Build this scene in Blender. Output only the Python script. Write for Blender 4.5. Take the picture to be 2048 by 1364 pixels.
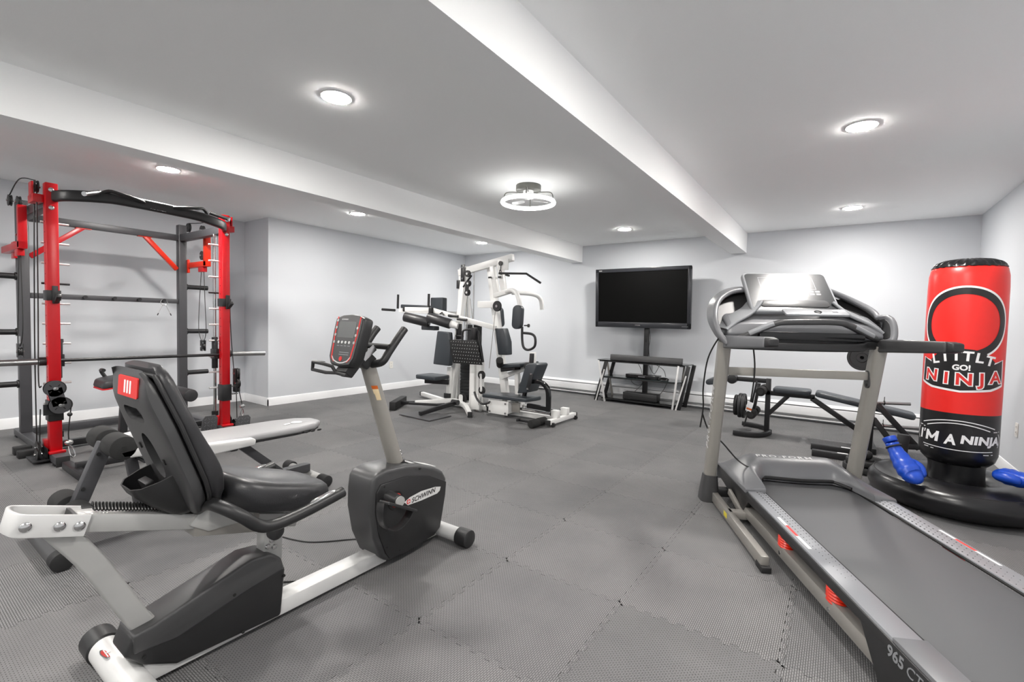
import bpy, bmesh, math, random
from mathutils import Vector, Matrix
random.seed(7)
for _o in list(bpy.data.objects):
    bpy.data.objects.remove(_o)
SC = bpy.context.scene
COL = SC.collection
PI = math.pi

# ------------------------------------------------------------------ camera, world, exposure
CAM_H = 1.22
_yaw, _pit, _rol = math.radians(-34.9675), math.radians(-2.4762), math.radians(1.3439)
_fw = Vector((math.sin(_yaw)*math.cos(_pit), math.cos(_yaw)*math.cos(_pit), math.sin(_pit)))
_rt = Vector((math.cos(_yaw), -math.sin(_yaw), 0))
_up = _rt.cross(_fw)
_rt2 = math.cos(_rol)*_rt + math.sin(_rol)*_up
_up2 = -math.sin(_rol)*_rt + math.cos(_rol)*_up
_cd = bpy.data.cameras.new('camera')
_cd.sensor_width = 36.0
_cd.lens = 36.0*939.82/2048.0
_cd.clip_start = 0.02
_cam = bpy.data.objects.new('camera', _cd)
COL.objects.link(_cam)
_m = Matrix((( _rt2.x, _up2.x, -_fw.x, 0), (_rt2.y, _up2.y, -_fw.y, 0), (_rt2.z, _up2.z, -_fw.z, CAM_H), (0, 0, 0, 1)))
_cam.matrix_world = _m
SC.camera = _cam
_w = bpy.data.worlds.new('world'); SC.world = _w; _w.use_nodes = True
_w.node_tree.nodes['Background'].inputs[0].default_value = (0.8, 0.85, 0.9, 1)
_w.node_tree.nodes['Background'].inputs[1].default_value = 0.05
SC.view_settings.view_transform = 'Standard'
SC.view_settings.look = 'None'
SC.view_settings.gamma = 1.0
SC.view_settings.use_curve_mapping = False
SC.view_settings.exposure = 0.39
LAMP_GLOW = 475.0     # emission of each ceiling lamp lens
RING_GLOW = 11.0       # emission of the ring light
try:
    SC.cycles.use_denoising = True
    SC.cycles.use_adaptive_sampling = True
    SC.cycles.adaptive_threshold = 0.03
    SC.cycles.max_bounces = 9
    SC.cycles.diffuse_bounces = 7
    SC.cycles.sample_clamp_indirect = 30.0
    SC.cycles.caustics_reflective = False
except Exception:
    pass

# ------------------------------------------------------------------ materials
def lin(c):
    return tuple(((v/255.0)/12.92 if v/255.0 <= 0.04045 else (((v/255.0)+0.055)/1.055)**2.4) for v in c)
MATS = {}
def mat(name, rgb, rough=0.5, metal=0.0, var=0.06, bump=0.0, scale=30.0, coat=0.0, emit=0.0, spec=0.5):
    """procedural principled material: noise-varied colour and roughness, optional fine relief"""
    m = bpy.data.materials.new(name); m.use_nodes = True
    nt = m.node_tree; b = nt.nodes['Principled BSDF']; c = lin(rgb)
    tc = nt.nodes.new('ShaderNodeTexCoord')
    nz = nt.nodes.new('ShaderNodeTexNoise'); nz.inputs['Scale'].default_value = scale; nz.inputs['Detail'].default_value = 3
    nt.links.new(tc.outputs['Object'], nz.inputs['Vector'])
    mx = nt.nodes.new('ShaderNodeMix'); mx.data_type = 'RGBA'
    mx.inputs['A'].default_value = (*[max(0, v*(1-var)) for v in c], 1)
    mx.inputs['B'].default_value = (*[min(1, v*(1+var)) for v in c], 1)
    nt.links.new(nz.outputs['Fac'], mx.inputs['Factor'])
    nt.links.new(mx.outputs['Result'], b.inputs['Base Color'])
    b.inputs['Roughness'].default_value = rough
    b.inputs['Metallic'].default_value = metal
    b.inputs['Specular IOR Level'].default_value = spec
    b.inputs['Coat Weight'].default_value = coat
    if bump:
        bp = nt.nodes.new('ShaderNodeBump'); bp.inputs['Strength'].default_value = bump; bp.inputs['Distance'].default_value = 0.002
        nt.links.new(nz.outputs['Fac'], bp.inputs['Height']); nt.links.new(bp.outputs['Normal'], b.inputs['Normal'])
    if emit:
        b.inputs['Emission Color'].default_value = (*c, 1); b.inputs['Emission Strength'].default_value = emit
    MATS[name] = m
    return m
mat('wall_paint', (203, 206, 210), 0.75, bump=0.05, scale=220, var=0.01)
mat('ceiling_paint', (250, 251, 251), 0.85, bump=0.12, scale=160, var=0.012)
mat('trim_paint', (236, 237, 238), 0.4, var=0.01)
mat('red_paint', (186, 10, 22), 0.32, var=0.05)
mat('orange_red_paint', (214, 42, 14), 0.32, var=0.05)
mat('graphite_paint', (66, 66, 69), 0.42, var=0.05)
mat('black_paint', (30, 30, 32), 0.4)
mat('gloss_black', (16, 16, 18), 0.15)
mat('chrome', (205, 205, 205), 0.18, 1.0, var=0.02)
mat('steel', (165, 165, 165), 0.3, 1.0, var=0.04)
mat('silver_paint', (176, 176, 174), 0.35, 0.25, var=0.03)
mat('bright_silver', (214, 214, 213), 0.32, 0.1, var=0.02)
mat('grey_steel', (150, 147, 142), 0.35, 0.35, var=0.03)
mat('taupe_paint', (150, 147, 141), 0.38, 0.2, var=0.03)
mat('black_plastic', (34, 34, 35), 0.42, bump=0.1, scale=500)
mat('charcoal_plastic', (62, 62, 63), 0.38, bump=0.08, scale=500)
mat('grey_plastic', (104, 105, 108), 0.38, bump=0.05, scale=500)
mat('light_grey_plastic', (142, 144, 147), 0.35, 0.15, bump=0.05, scale=500)
mat('black_vinyl', (44, 44, 46), 0.36, bump=0.15, scale=260)
mat('slate_vinyl', (52, 57, 62), 0.4, bump=0.15, scale=260)
mat('grey_vinyl', (150, 150, 151), 0.42, bump=0.12, scale=200)
mat('foam_black', (30, 30, 30), 0.85, bump=0.3, scale=300)
mat('rubber', (26, 26, 27), 0.65, bump=0.1, scale=200)
mat('cable_black', (20, 20, 20), 0.5)
mat('white_powder', (232, 232, 230), 0.35, var=0.015)
mat('white_print', (232, 232, 232), 0.5, var=0.01)
mat('red_print', (214, 40, 36), 0.5, var=0.02)
mat('black_print', (24, 24, 25), 0.35, var=0.02)
mat('bag_red', (226, 38, 32), 0.34, var=0.03)
mat('bag_black', (23, 23, 25), 0.28, var=0.05)
mat('glove_blue', (22, 70, 178), 0.33, var=0.08, bump=0.1, scale=60)
mat('glove_grey', (120, 115, 112), 0.6)
mat('screen_black', (2, 2, 2), 0.6, var=0.0, spec=0.1)
mat('tv_bezel', (40, 41, 45), 0.22)
mat('lcd_grey', (92, 94, 94), 0.4)
mat('belt', (82, 83, 85), 0.55, bump=0.3, scale=900, spec=0.4)
mat('foot_rail', (128, 130, 134), 0.4, 0.2, bump=0.1, scale=300)
mat('label_cream', (222, 200, 160), 0.6)
mat('label_orange', (196, 92, 20), 0.6)
mat('yellow_print', (214, 196, 60), 0.6)
mat('iron_grey', (48, 49, 50), 0.5, 0.3, bump=0.2, scale=120)
mat('heater_white', (222, 223, 224), 0.45, var=0.01)
mat('dark_gap', (20, 20, 20), 0.8)
mat('outlet_white', (224, 222, 216), 0.4)
mat('lamp_white', (255, 251, 246), 0.5, emit=LAMP_GLOW, var=0.0)
mat('ring_glow', (255, 254, 251), 0.5, emit=RING_GLOW, var=0.0)
mat('fan_grey', (98, 98, 94), 0.4, 0.3)
mat('smoke_glass', (70, 82, 84), 0.08, var=0.0)
_b = MATS['smoke_glass'].node_tree.nodes['Principled BSDF']; _b.inputs['Transmission Weight'].default_value = 0.8
mat('black_glass', (10, 11, 12), 0.06, var=0.0)
mat('display_gloss', (44, 46, 48), 0.24, spec=0.6)
mat('subfloor', (60, 60, 60), 0.9)

def diamond_mat(name, rgb, dot, scale):
    m = mat(name, rgb, 0.4); nt = m.node_tree; b = nt.nodes['Principled BSDF']
    tc = nt.nodes.new('ShaderNodeTexCoord'); vo = nt.nodes.new('ShaderNodeTexVoronoi'); vo.inputs['Scale'].default_value = scale
    vo.inputs['Randomness'].default_value = 0.0
    nt.links.new(tc.outputs['Object'], vo.inputs['Vector'])
    bp = nt.nodes.new('ShaderNodeBump'); bp.inputs['Strength'].default_value = 0.8; bp.inputs['Distance'].default_value = 0.004; bp.invert = True
    nt.links.new(vo.outputs['Distance'], bp.inputs['Height']); nt.links.new(bp.outputs['Normal'], b.inputs['Normal'])
    return m
diamond_mat('tread_plate', (84, 84, 86), 0, 60)

def foam_mat(name, turn):
    """charcoal EVA foam with a woven relief of short ribs"""
    m = mat(name, (104, 103, 102), 0.62, var=0.0, spec=0.45); nt = m.node_tree; b = nt.nodes['Principled BSDF']
    tc = nt.nodes.new('ShaderNodeTexCoord')
    mp = nt.nodes.new('ShaderNodeMapping'); mp.inputs['Rotation'].default_value = (0, 0, turn)
    nt.links.new(tc.outputs['Object'], mp.inputs['Vector'])
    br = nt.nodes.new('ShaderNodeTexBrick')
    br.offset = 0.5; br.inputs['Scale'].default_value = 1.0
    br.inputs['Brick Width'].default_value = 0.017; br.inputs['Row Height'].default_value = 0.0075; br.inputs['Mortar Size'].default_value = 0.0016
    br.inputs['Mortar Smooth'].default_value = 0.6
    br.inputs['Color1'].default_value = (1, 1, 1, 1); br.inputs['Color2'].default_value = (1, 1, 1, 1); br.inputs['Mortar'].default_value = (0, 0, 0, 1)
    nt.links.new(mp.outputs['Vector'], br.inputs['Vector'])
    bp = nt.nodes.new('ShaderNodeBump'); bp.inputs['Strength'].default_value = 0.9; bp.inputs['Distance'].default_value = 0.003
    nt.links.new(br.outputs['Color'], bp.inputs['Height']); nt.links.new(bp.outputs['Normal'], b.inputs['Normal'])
    oi = nt.nodes.new('ShaderNodeObjectInfo')
    nz = nt.nodes.new('ShaderNodeTexNoise'); nz.inputs['Scale'].default_value = 3.2; nz.inputs['Detail'].default_value = 4
    geo = nt.nodes.new('ShaderNodeNewGeometry'); nt.links.new(geo.outputs['Position'], nz.inputs['Vector'])
    ad = nt.nodes.new('ShaderNodeMath'); ad.operation = 'MULTIPLY_ADD'; ad.inputs[1].default_value = 0.45
    nt.links.new(oi.outputs['Random'], ad.inputs[0]); nt.links.new(nz.outputs['Fac'], ad.inputs[2])
    mx = nt.nodes.new('ShaderNodeMix'); mx.data_type = 'RGBA'
    mx.inputs['A'].default_value = (*lin((99, 100, 102)), 1); mx.inputs['B'].default_value = (*lin((129, 128, 128)), 1)
    nt.links.new(ad.outputs[0], mx.inputs['Factor'])
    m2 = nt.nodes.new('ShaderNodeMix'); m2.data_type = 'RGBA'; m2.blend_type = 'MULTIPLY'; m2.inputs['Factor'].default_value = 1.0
    rp = nt.nodes.new('ShaderNodeMapRange'); rp.inputs['To Min'].default_value = 0.38; rp.inputs['To Max'].default_value = 1.0  # groove shade between the ribs, painted into the base colour
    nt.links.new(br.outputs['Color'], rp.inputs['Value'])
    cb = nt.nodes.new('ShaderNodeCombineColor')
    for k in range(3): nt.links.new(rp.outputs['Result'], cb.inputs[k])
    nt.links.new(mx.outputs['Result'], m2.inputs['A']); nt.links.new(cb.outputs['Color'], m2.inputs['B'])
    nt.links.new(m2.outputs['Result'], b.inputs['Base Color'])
    return m
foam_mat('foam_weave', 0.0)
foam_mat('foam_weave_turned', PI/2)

# ------------------------------------------------------------------ mesh builder
def V3(p): return Vector(p)
class G:
    def __init__(s): s.v = []; s.f = []
    def add(s, vs, fs):
        o = len(s.v); s.v += [tuple(v) for v in vs]; s.f += [tuple(i+o for i in f) for f in fs]; return s
    def box(s, c, d, rot=(0, 0, 0)):
        R = Matrix.Rotation(rot[2], 3, 'Z') @ Matrix.Rotation(rot[1], 3, 'Y') @ Matrix.Rotation(rot[0], 3, 'X')
        vs = [V3(c) + R @ V3((x*d[0]/2, y*d[1]/2, z*d[2]/2)) for x in (-1, 1) for y in (-1, 1) for z in (-1, 1)]
        return s.add(vs, [(0, 1, 3, 2), (4, 6, 7, 5), (0, 4, 5, 1), (2, 3, 7, 6), (0, 2, 6, 4), (1, 5, 7, 3)])
    def span(s, a, b):
        return s.box([(a[k]+b[k])/2 for k in range(3)], [abs(b[k]-a[k]) for k in range(3)])
    def bar(s, p, q, w, h, up=(0, 0, 1), w2=None, h2=None):
        """rectangular beam p to q, w across, h along up"""
        p, q = V3(p), V3(q); d = (q-p).normalized(); u = V3(up); u = u - d*u.dot(d)
        if u.length < 1e-4:
            u = V3((0, 1, 0)); u = u - d*u.dot(d)
        u.normalize(); a = d.cross(u); w2 = w2 or w; h2 = h2 or h; vs = []
        for c, ww, hh in ((p, w, h), (q, w2, h2)):
            for i, j in ((-1, -1), (1, -1), (1, 1), (-1, 1)): vs.append(c + a*(i*ww/2) + u*(j*hh/2))
        return s.add(vs, [(3, 2, 1, 0), (4, 5, 6, 7), (0, 1, 5, 4), (1, 2, 6, 5), (2, 3, 7, 6), (3, 0, 4, 7)])
    def sweep(s, pts, sect, up=(0, 0, 1), closed=False, scales=None):
        """sweep a closed 2D section [(a,b)] along pts; b runs along up"""
        pts = [V3(p) for p in pts]; n = len(pts); m = len(sect); vs = []
        for i, p in enumerate(pts):
            if closed: d = pts[(i+1) % n] - pts[i-1]
            else: d = pts[min(i+1, n-1)] - pts[max(i-1, 0)]
            d.normalize(); u = V3(up[i] if isinstance(up, list) else up); u = u - d*u.dot(d)
            if u.length < 1e-5: u = V3((0.01, 1, 0.02)); u = u - d*u.dot(d)
            u.normalize(); a = d.cross(u); k = scales[i] if scales else 1.0
            vs += [p + a*(x*k) + u*(y*k) for x, y in sect]
        fs = []
        for i in range(n if closed else n-1):
            j = (i+1) % n
            for k in range(m):
                l = (k+1) % m
                fs.append((i*m+k, i*m+l, j*m+l, j*m+k))
        if not closed:
            fs.append(tuple(range(m-1, -1, -1))); fs.append(tuple((n-1)*m+k for k in range(m)))
        return s.add(vs, fs)
    def tube(s, pts, r, n=10, closed=False, scales=None):
        """round tube with a carried frame"""
        pts = [V3(p) for p in pts]; N = len(pts); rings = []; u = None
        for i, p in enumerate(pts):
            d = (pts[(i+1) % N] - pts[i-1]) if closed else (pts[min(i+1, N-1)] - pts[max(i-1, 0)])
            d.normalize()
            if u is None: u = d.orthogonal().normalized()
            u = u - d*u.dot(d); u.normalize(); a = d.cross(u); k = r*(scales[i] if scales else 1)
            rings.append([p + (u*math.cos(t)+a*math.sin(t))*k for t in [2*PI*j/n for j in range(n)]])
        vs = [v for R in rings for v in R]; fs = []
        for i in range(N if closed else N-1):
            j = (i+1) % N
            for k in range(n): fs.append((i*n+k, i*n+(k+1) % n, j*n+(k+1) % n, j*n+k))
        if not closed:
            fs.append(tuple(range(n-1, -1, -1))); fs.append(tuple((N-1)*n+k for k in range(n)))
        return s.add(vs, fs)
    def cyl(s, p, q, r, r2=None, n=24):
        r2 = r if r2 is None else r2
        return s.tube([p, q], 1.0, n, scales=[r, r2])
    def lathe(s, prof, c=(0, 0, 0), axis=(0, 0, 1), n=32):
        """profile [(radius, height)] turned about axis through c"""
        ax = V3(axis).normalized(); u = ax.orthogonal().normalized(); a = ax.cross(u); c = V3(c); vs = []
        m = len(prof)
        for j in range(n):
            t = 2*PI*j/n; d = u*math.cos(t)+a*math.sin(t)
            vs += [c + d*r + ax*h for r, h in prof]
        pole = [r < 1e-6 for r, h in prof]
        ix = lambda j, i: i if pole[i] else j*m+i          # one shared vertex on the axis
        fs = []
        for j in range(n):
            k = (j+1) % n
            for i in range(m-1):
                f = [ix(j, i), ix(k, i), ix(k, i+1), ix(j, i+1)]; f = [v for q, v in enumerate(f) if v not in f[:q]]
                if len(f) > 2: fs.append(tuple(f))
        shut = abs(prof[0][0]-prof[-1][0]) < 1e-9 and abs(prof[0][1]-prof[-1][1]) < 1e-9
        if not pole[0] and not shut: fs.append(tuple(j*m for j in range(n-1, -1, -1)))
        if not pole[-1] and not shut: fs.append(tuple(j*m+m-1 for j in range(n)))
        used = sorted({v for f in fs for v in f}); mp = {v: q for q, v in enumerate(used)}
        return s.add([vs[v] for v in used], [tuple(mp[v] for v in f) for f in fs])
    def prism(s, poly, fn, a, b):
        """polygon [(x,y)] extruded from a to b; fn(x,y,t) gives the point"""
        n = len(poly); vs = [fn(x, y, a) for x, y in poly] + [fn(x, y, b) for x, y in poly]
        fs = [tuple(range(n-1, -1, -1)), tuple(range(n, 2*n))] + [(i, (i+1) % n, n+(i+1) % n, n+i) for i in range(n)]
        return s.add(vs, fs)
    def ball(s, c, r, n=16, sq=(1, 1, 1)):
        prof = [(math.sin(PI*i/(n//2))*r, -math.cos(PI*i/(n//2))*r) for i in range(n//2+1)]
        o = len(s.v); s.lathe(prof, (0, 0, 0), n=n)
        s.v[o:] = [(c[0]+v[0]*sq[0], c[1]+v[1]*sq[1], c[2]+v[2]*sq[2]) for v in s.v[o:]]
        return s
    def ring(s, c, R, r, axis=(0, 0, 1), n=32, m=10):
        ax = V3(axis).normalized(); u = ax.orthogonal().normalized(); a = ax.cross(u)
        return s.tube([V3(c)+(u*math.cos(2*PI*k/n)+a*math.sin(2*PI*k/n))*R for k in range(n)], r, m, closed=True)
    def loft(s, rings, cap=True):
        m = len(rings[0]); o = [p for R in rings for p in R]; fs = []
        for i in range(len(rings)-1):
            for k in range(m): fs.append((i*m+k, i*m+(k+1) % m, (i+1)*m+(k+1) % m, (i+1)*m+k))
        if cap:
            fs.append(tuple(range(m-1, -1, -1))); fs.append(tuple((len(rings)-1)*m+k for k in range(m)))
        return s.add(o, fs)
    def xf(s, fn):
        s.v = [tuple(fn(V3(v))) for v in s.v]; return s
def smooth_path(pts, k=6):
    """Catmull-Rom through pts"""
    P = [V3(p) for p in pts]; out = []
    for i in range(len(P)-1):
        a, b, c, d = P[max(i-1, 0)], P[i], P[i+1], P[min(i+2, len(P)-1)]
        for j in range(k):
            t = j/k
            out.append(0.5*((2*b) + (c-a)*t + (2*a-5*b+4*c-d)*t*t + (3*b-a-3*c+d)*t**3))
    out.append(P[-1]); return out
def rrect(w, h, r, k=4):
    pts = []
    for cx, cy, a0 in ((w/2-r, h/2-r, 0), (-w/2+r, h/2-r, PI/2), (-w/2+r, -h/2+r, PI), (w/2-r, -h/2+r, 1.5*PI)):
        for j in range(k+1):
            t = a0+PI/2*j/k; pts.append((cx+r*math.cos(t), cy+r*math.sin(t)))
    return pts
XZ = lambda x, y, t: (x, t, y)     # polygon in x,z extruded along y
YZ = lambda x, y, t: (t, x, y)     # polygon in y,z extruded along x
XY = lambda x, y, t: (x, y, t)

def obj(name, g, material, parent=None, bev=0.0, seg=2, angle=40, world=True):
    me = bpy.data.meshes.new(name)
    vs = g.v
    if parent is not None and world and not parent.get('_local'):
        L = parent['_o']; vs = [(v[0]-L[0], v[1]-L[1], v[2]-L[2]) for v in vs]
    me.from_pydata(vs, [], g.f)
    bm = bmesh.new(); bm.from_mesh(me)
    bmesh.ops.recalc_face_normals(bm, faces=bm.faces)
    if bev > 0:
        es = [e for e in bm.edges if len(e.link_faces) == 2 and e.calc_face_angle(0) > math.radians(30)]
        if es: bmesh.ops.bevel(bm, geom=es, offset=bev, segments=seg, affect='EDGES', profile=0.5, clamp_overlap=True)
    bm.to_mesh(me); bm.free()
    me.materials.append(MATS[material] if isinstance(material, str) else material)
    me.polygons.foreach_set('use_smooth', [True]*len(me.polygons))
    me.set_sharp_from_angle(angle=math.radians(angle))
    o = bpy.data.objects.new(name, me); COL.objects.link(o)
    if parent is not None:
        o.parent = parent; o['_o'] = parent['_o']
        if parent.get('_local'): o['_local'] = 1
    else:
        o['_o'] = (0.0, 0.0, 0.0)
    return o
def thing(name, label, cat, loc=(0, 0, 0), rotz=0.0, group=None):
    o = bpy.data.objects.new(name, None); COL.objects.link(o); o.empty_display_size = 0.1
    o.location = loc; o.rotation_euler = (0, 0, rotz); o['label'] = label; o['category'] = cat
    o['_o'] = tuple(float(v) for v in loc)
    if rotz: o['_local'] = 1
    if group: o['group'] = group
    return o
def tag(o, label, cat, group=None):
    o['label'] = label; o['category'] = cat
    if group: o['group'] = group
    return o
def solo(name, g, material, label, cat, loc, group=None, bev=0.0, **k):
    """a thing that is one mesh, its origin at loc (g in world coordinates)"""
    g.v = [(v[0]-loc[0], v[1]-loc[1], v[2]-loc[2]) for v in g.v]
    o = obj(name, g, material, None, bev, **k); o.location = loc; o['_o'] = tuple(loc)
    return tag(o, label, cat, group)
def struct(name, g, material, bev=0.0):
    o = obj(name, g, material, None, bev); o['kind'] = 'structure'; return o
def clone(o, parent, loc=None, rot=None, scale=None):
    """a further piece sharing mesh data with o"""
    c = o.copy(); COL.objects.link(c); c.parent = parent
    if loc is not None: c.location = loc
    if rot is not None: c.rotation_euler = rot
    if scale is not None: c.scale = scale
    return c
def cut(o, g):
    """boolean-subtract builder g (same space as o's mesh) from o"""
    me = bpy.data.meshes.new('cutter'); me.from_pydata(g.v, [], g.f)
    bm = bmesh.new(); bm.from_mesh(me); bmesh.ops.recalc_face_normals(bm, faces=bm.faces); bm.to_mesh(me); bm.free()
    c = bpy.data.objects.new('cutter', me); COL.objects.link(c)
    par, loc = o.parent, o.location.copy(); o.parent = None; o.location = (0, 0, 0)
    md = o.modifiers.new('cut', 'BOOLEAN'); md.operation = 'DIFFERENCE'; md.object = c; md.solver = 'EXACT'
    dg = bpy.context.evaluated_depsgraph_get(); dg.update()
    new = bpy.data.meshes.new_from_object(o.evaluated_get(dg))
    o.modifiers.clear(); o.data = new; o.parent = par; o.location = loc
    bpy.data.objects.remove(c); new.set_sharp_from_angle(angle=math.radians(40))
    return o
def lettering(s, size, fat=0.0, shear=0.0, space=1.0):
    """flat letter outlines of s as a builder in the XY plane, centred"""
    cu = bpy.data.curves.new('letters', 'FONT'); cu.body = s; cu.size = size; cu.align_x = 'CENTER'; cu.align_y = 'CENTER'
    cu.offset = fat*size; cu.shear = shear; cu.space_character = space; cu.fill_mode = 'BOTH'; cu.resolution_u = 3
    o = bpy.data.objects.new('letters', cu); COL.objects.link(o)
    dg = bpy.context.evaluated_depsgraph_get(); dg.update()
    me = bpy.data.meshes.new_from_object(o.evaluated_get(dg))
    g = G(); g.v = [tuple(v.co) for v in me.vertices]; g.f = [tuple(p.vertices) for p in me.polygons]
    bpy.data.objects.remove(o); bpy.data.meshes.remove(me)
    return g
def slab(g, t):
    """give a flat XY builder a small thickness t"""
    me = bpy.data.meshes.new('t'); me.from_pydata(g.v, [], g.f); bm = bmesh.new(); bm.from_mesh(me)
    bmesh.ops.remove_doubles(bm, verts=bm.verts, dist=1e-6)
    r = bmesh.ops.extrude_face_region(bm, geom=bm.faces[:])
    bmesh.ops.translate(bm, verts=[e for e in r['geom'] if isinstance(e, bmesh.types.BMVert)], vec=(0, 0, t))
    bm.verts.index_update(); h = G(); h.v = [tuple(v.co) for v in bm.verts]; h.f = [tuple(v.index for v in f.verts) for f in bm.faces]
    bm.free(); bpy.data.meshes.remove(me); return h
def frame_map(o, ex, ey):
    """map of flat (x,y,z) onto the plane at o with axes ex, ey"""
    o, ex, ey = V3(o), V3(ex).normalized(), V3(ey).normalized(); ez = ex.cross(ey)
    return lambda v: o + ex*v[0] + ey*v[1] + ez*v[2]
def poly_flat(pts): g = G(); g.v = [(x, y, 0) for x, y in pts]; g.f = [tuple(range(len(pts)))]; return g
# ------------------------------------------------------------------ the room
XL, XA, XR, YC, YB, YF, ZC = -6.26, -6.90, 1.22, 3.27, 7.25, -4.2, 2.51
T = 0.14
floor = struct('floor', G().span((XA-T, YF-T, -0.10), (XR+T, YB+T, -0.0135)), 'subfloor')
TS = 0.61; GX, GY = -0.738, 1.315
def jig_outline():
    """square outline whose four sides carry the same interlocking teeth"""
    n = 9; p = TS/n; a = 0.011; gap = 0.0011
    def side():
        out = []
        for k in range(n):
            b = k*p
            out += [(b+0.10*p, -a), (b+0.46*p, -a*0.85), (b+0.54*p, a*0.85), (b+0.96*p, a)]
        return out
    w = side(); inset = gap
    pts = [(0+inset, 0+inset)]
    pts += [(min(max(x, inset), TS-inset), y+inset) for x, y in w]
    pts += [(TS-inset, inset)]
    pts += [(TS+y-inset, min(max(x, inset), TS-inset)) for x, y in w]
    pts += [(TS-inset, TS-inset)]
    pts += [(min(max(x, inset), TS-inset), TS+y-inset) for x, y in reversed(w)]
    pts += [(inset, TS-inset)]
    pts += [(y+inset, min(max(x, inset), TS-inset)) for x, y in reversed(w)]
    return pts
JIG = jig_outline()
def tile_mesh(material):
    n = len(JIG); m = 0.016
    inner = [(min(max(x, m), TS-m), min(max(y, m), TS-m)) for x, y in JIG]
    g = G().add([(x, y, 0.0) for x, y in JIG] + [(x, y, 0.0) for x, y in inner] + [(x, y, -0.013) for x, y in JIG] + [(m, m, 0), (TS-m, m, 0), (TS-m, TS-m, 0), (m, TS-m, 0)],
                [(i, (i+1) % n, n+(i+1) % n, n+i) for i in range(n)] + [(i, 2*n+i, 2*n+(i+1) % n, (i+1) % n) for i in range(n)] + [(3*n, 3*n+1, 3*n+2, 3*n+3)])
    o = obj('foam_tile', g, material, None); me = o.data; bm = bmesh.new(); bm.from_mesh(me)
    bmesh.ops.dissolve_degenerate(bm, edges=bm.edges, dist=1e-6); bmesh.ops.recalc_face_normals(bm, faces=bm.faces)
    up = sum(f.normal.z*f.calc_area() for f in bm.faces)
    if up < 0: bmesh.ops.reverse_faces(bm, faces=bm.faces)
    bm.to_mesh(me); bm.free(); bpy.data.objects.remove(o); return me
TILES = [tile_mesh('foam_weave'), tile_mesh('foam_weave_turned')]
def cut_mesh(me, cuts):
    m = me.copy(); bm = bmesh.new(); bm.from_mesh(m)
    for co, no in cuts:
        bmesh.ops.bisect_plane(bm, geom=bm.verts[:]+bm.edges[:]+bm.faces[:], plane_co=co, plane_no=no, clear_outer=True)
    n = len(bm.faces); bm.to_mesh(m); bm.free(); return m if n else None
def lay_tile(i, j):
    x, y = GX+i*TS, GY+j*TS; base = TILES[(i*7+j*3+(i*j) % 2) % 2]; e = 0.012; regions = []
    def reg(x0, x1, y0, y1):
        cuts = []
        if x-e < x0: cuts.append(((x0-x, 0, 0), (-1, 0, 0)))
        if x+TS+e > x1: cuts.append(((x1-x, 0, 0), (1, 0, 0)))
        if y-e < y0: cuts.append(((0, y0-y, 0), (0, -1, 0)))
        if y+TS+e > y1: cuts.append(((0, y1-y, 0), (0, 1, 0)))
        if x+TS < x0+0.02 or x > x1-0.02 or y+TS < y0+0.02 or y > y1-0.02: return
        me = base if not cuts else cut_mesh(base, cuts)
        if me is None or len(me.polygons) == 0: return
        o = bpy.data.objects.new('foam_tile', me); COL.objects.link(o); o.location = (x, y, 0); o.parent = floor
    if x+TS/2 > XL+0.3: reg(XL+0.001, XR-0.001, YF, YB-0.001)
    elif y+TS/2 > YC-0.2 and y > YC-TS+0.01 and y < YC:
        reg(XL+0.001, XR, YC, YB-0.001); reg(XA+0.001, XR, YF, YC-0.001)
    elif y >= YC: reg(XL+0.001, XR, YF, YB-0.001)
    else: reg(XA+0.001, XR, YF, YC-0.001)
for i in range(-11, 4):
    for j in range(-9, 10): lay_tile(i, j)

struct('ceiling', G().span((XA-T, YF-T, ZC), (XR+T, YB+T, ZC+0.1)), 'ceiling_paint')
struct('wall_back', G().span((XL-T, YB, -0.1), (XR+T, YB+T, ZC)), 'wall_paint')
struct('wall_left', G().span((XA-T, YC, -0.1), (XL, YB, ZC)), 'wall_paint')
struct('wall_alcove', G().span((XA-T, YF-T, -0.1), (XA, YC, ZC)), 'wall_paint')
struct('wall_right', G().span((XR, YF-T, -0.1), (XR+T, YB, ZC)), 'wall_paint')
struct('wall_front', G().span((XA, YF-T, -0.1), (XR, YF, ZC)), 'wall_paint')
struct('trim_1', G().span((-3.86, YF, 2.235), (-3.65, YB, ZC)), 'ceiling_paint')
struct('trim_2', G().span((-1.325, YF, 2.235), (-1.125, YB, ZC)), 'ceiling_paint')
BB = [(0, 0), (0.013, 0), (0.013, 0.085), (0.006, 0.105), (0, 0.108)]
def baseboard(name, p, q, n):
    """skirting from p to q, its profile growing along n"""
    g = G(); vs = [(c[0]+n[0]*a, c[1]+n[1]*a, b) for c in (p, q) for a, b in BB]
    m = len(BB); g.add(vs, [tuple(range(m-1, -1, -1)), tuple(range(m, 2*m))] + [(k, (k+1) % m, m+(k+1) % m, m+k) for k in range(m)])
    struct(name, g, 'trim_paint')
baseboard('baseboard_left', (XL, YC-0.013), (XL, YB), (1, 0))
baseboard('baseboard_return', (XA, YC), (XL+0.013, YC), (0, -1))
baseboard('baseboard_alcove', (XA, YF), (XA, YC), (1, 0))
baseboard('baseboard_right', (XR, YF), (XR, YB), (-1, 0))
baseboard('baseboard_back', (XL, YB), (-4.75, YB), (0, -1))
baseboard('baseboard_front', (XA, YF), (XR, YF), (0, 1))

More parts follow.
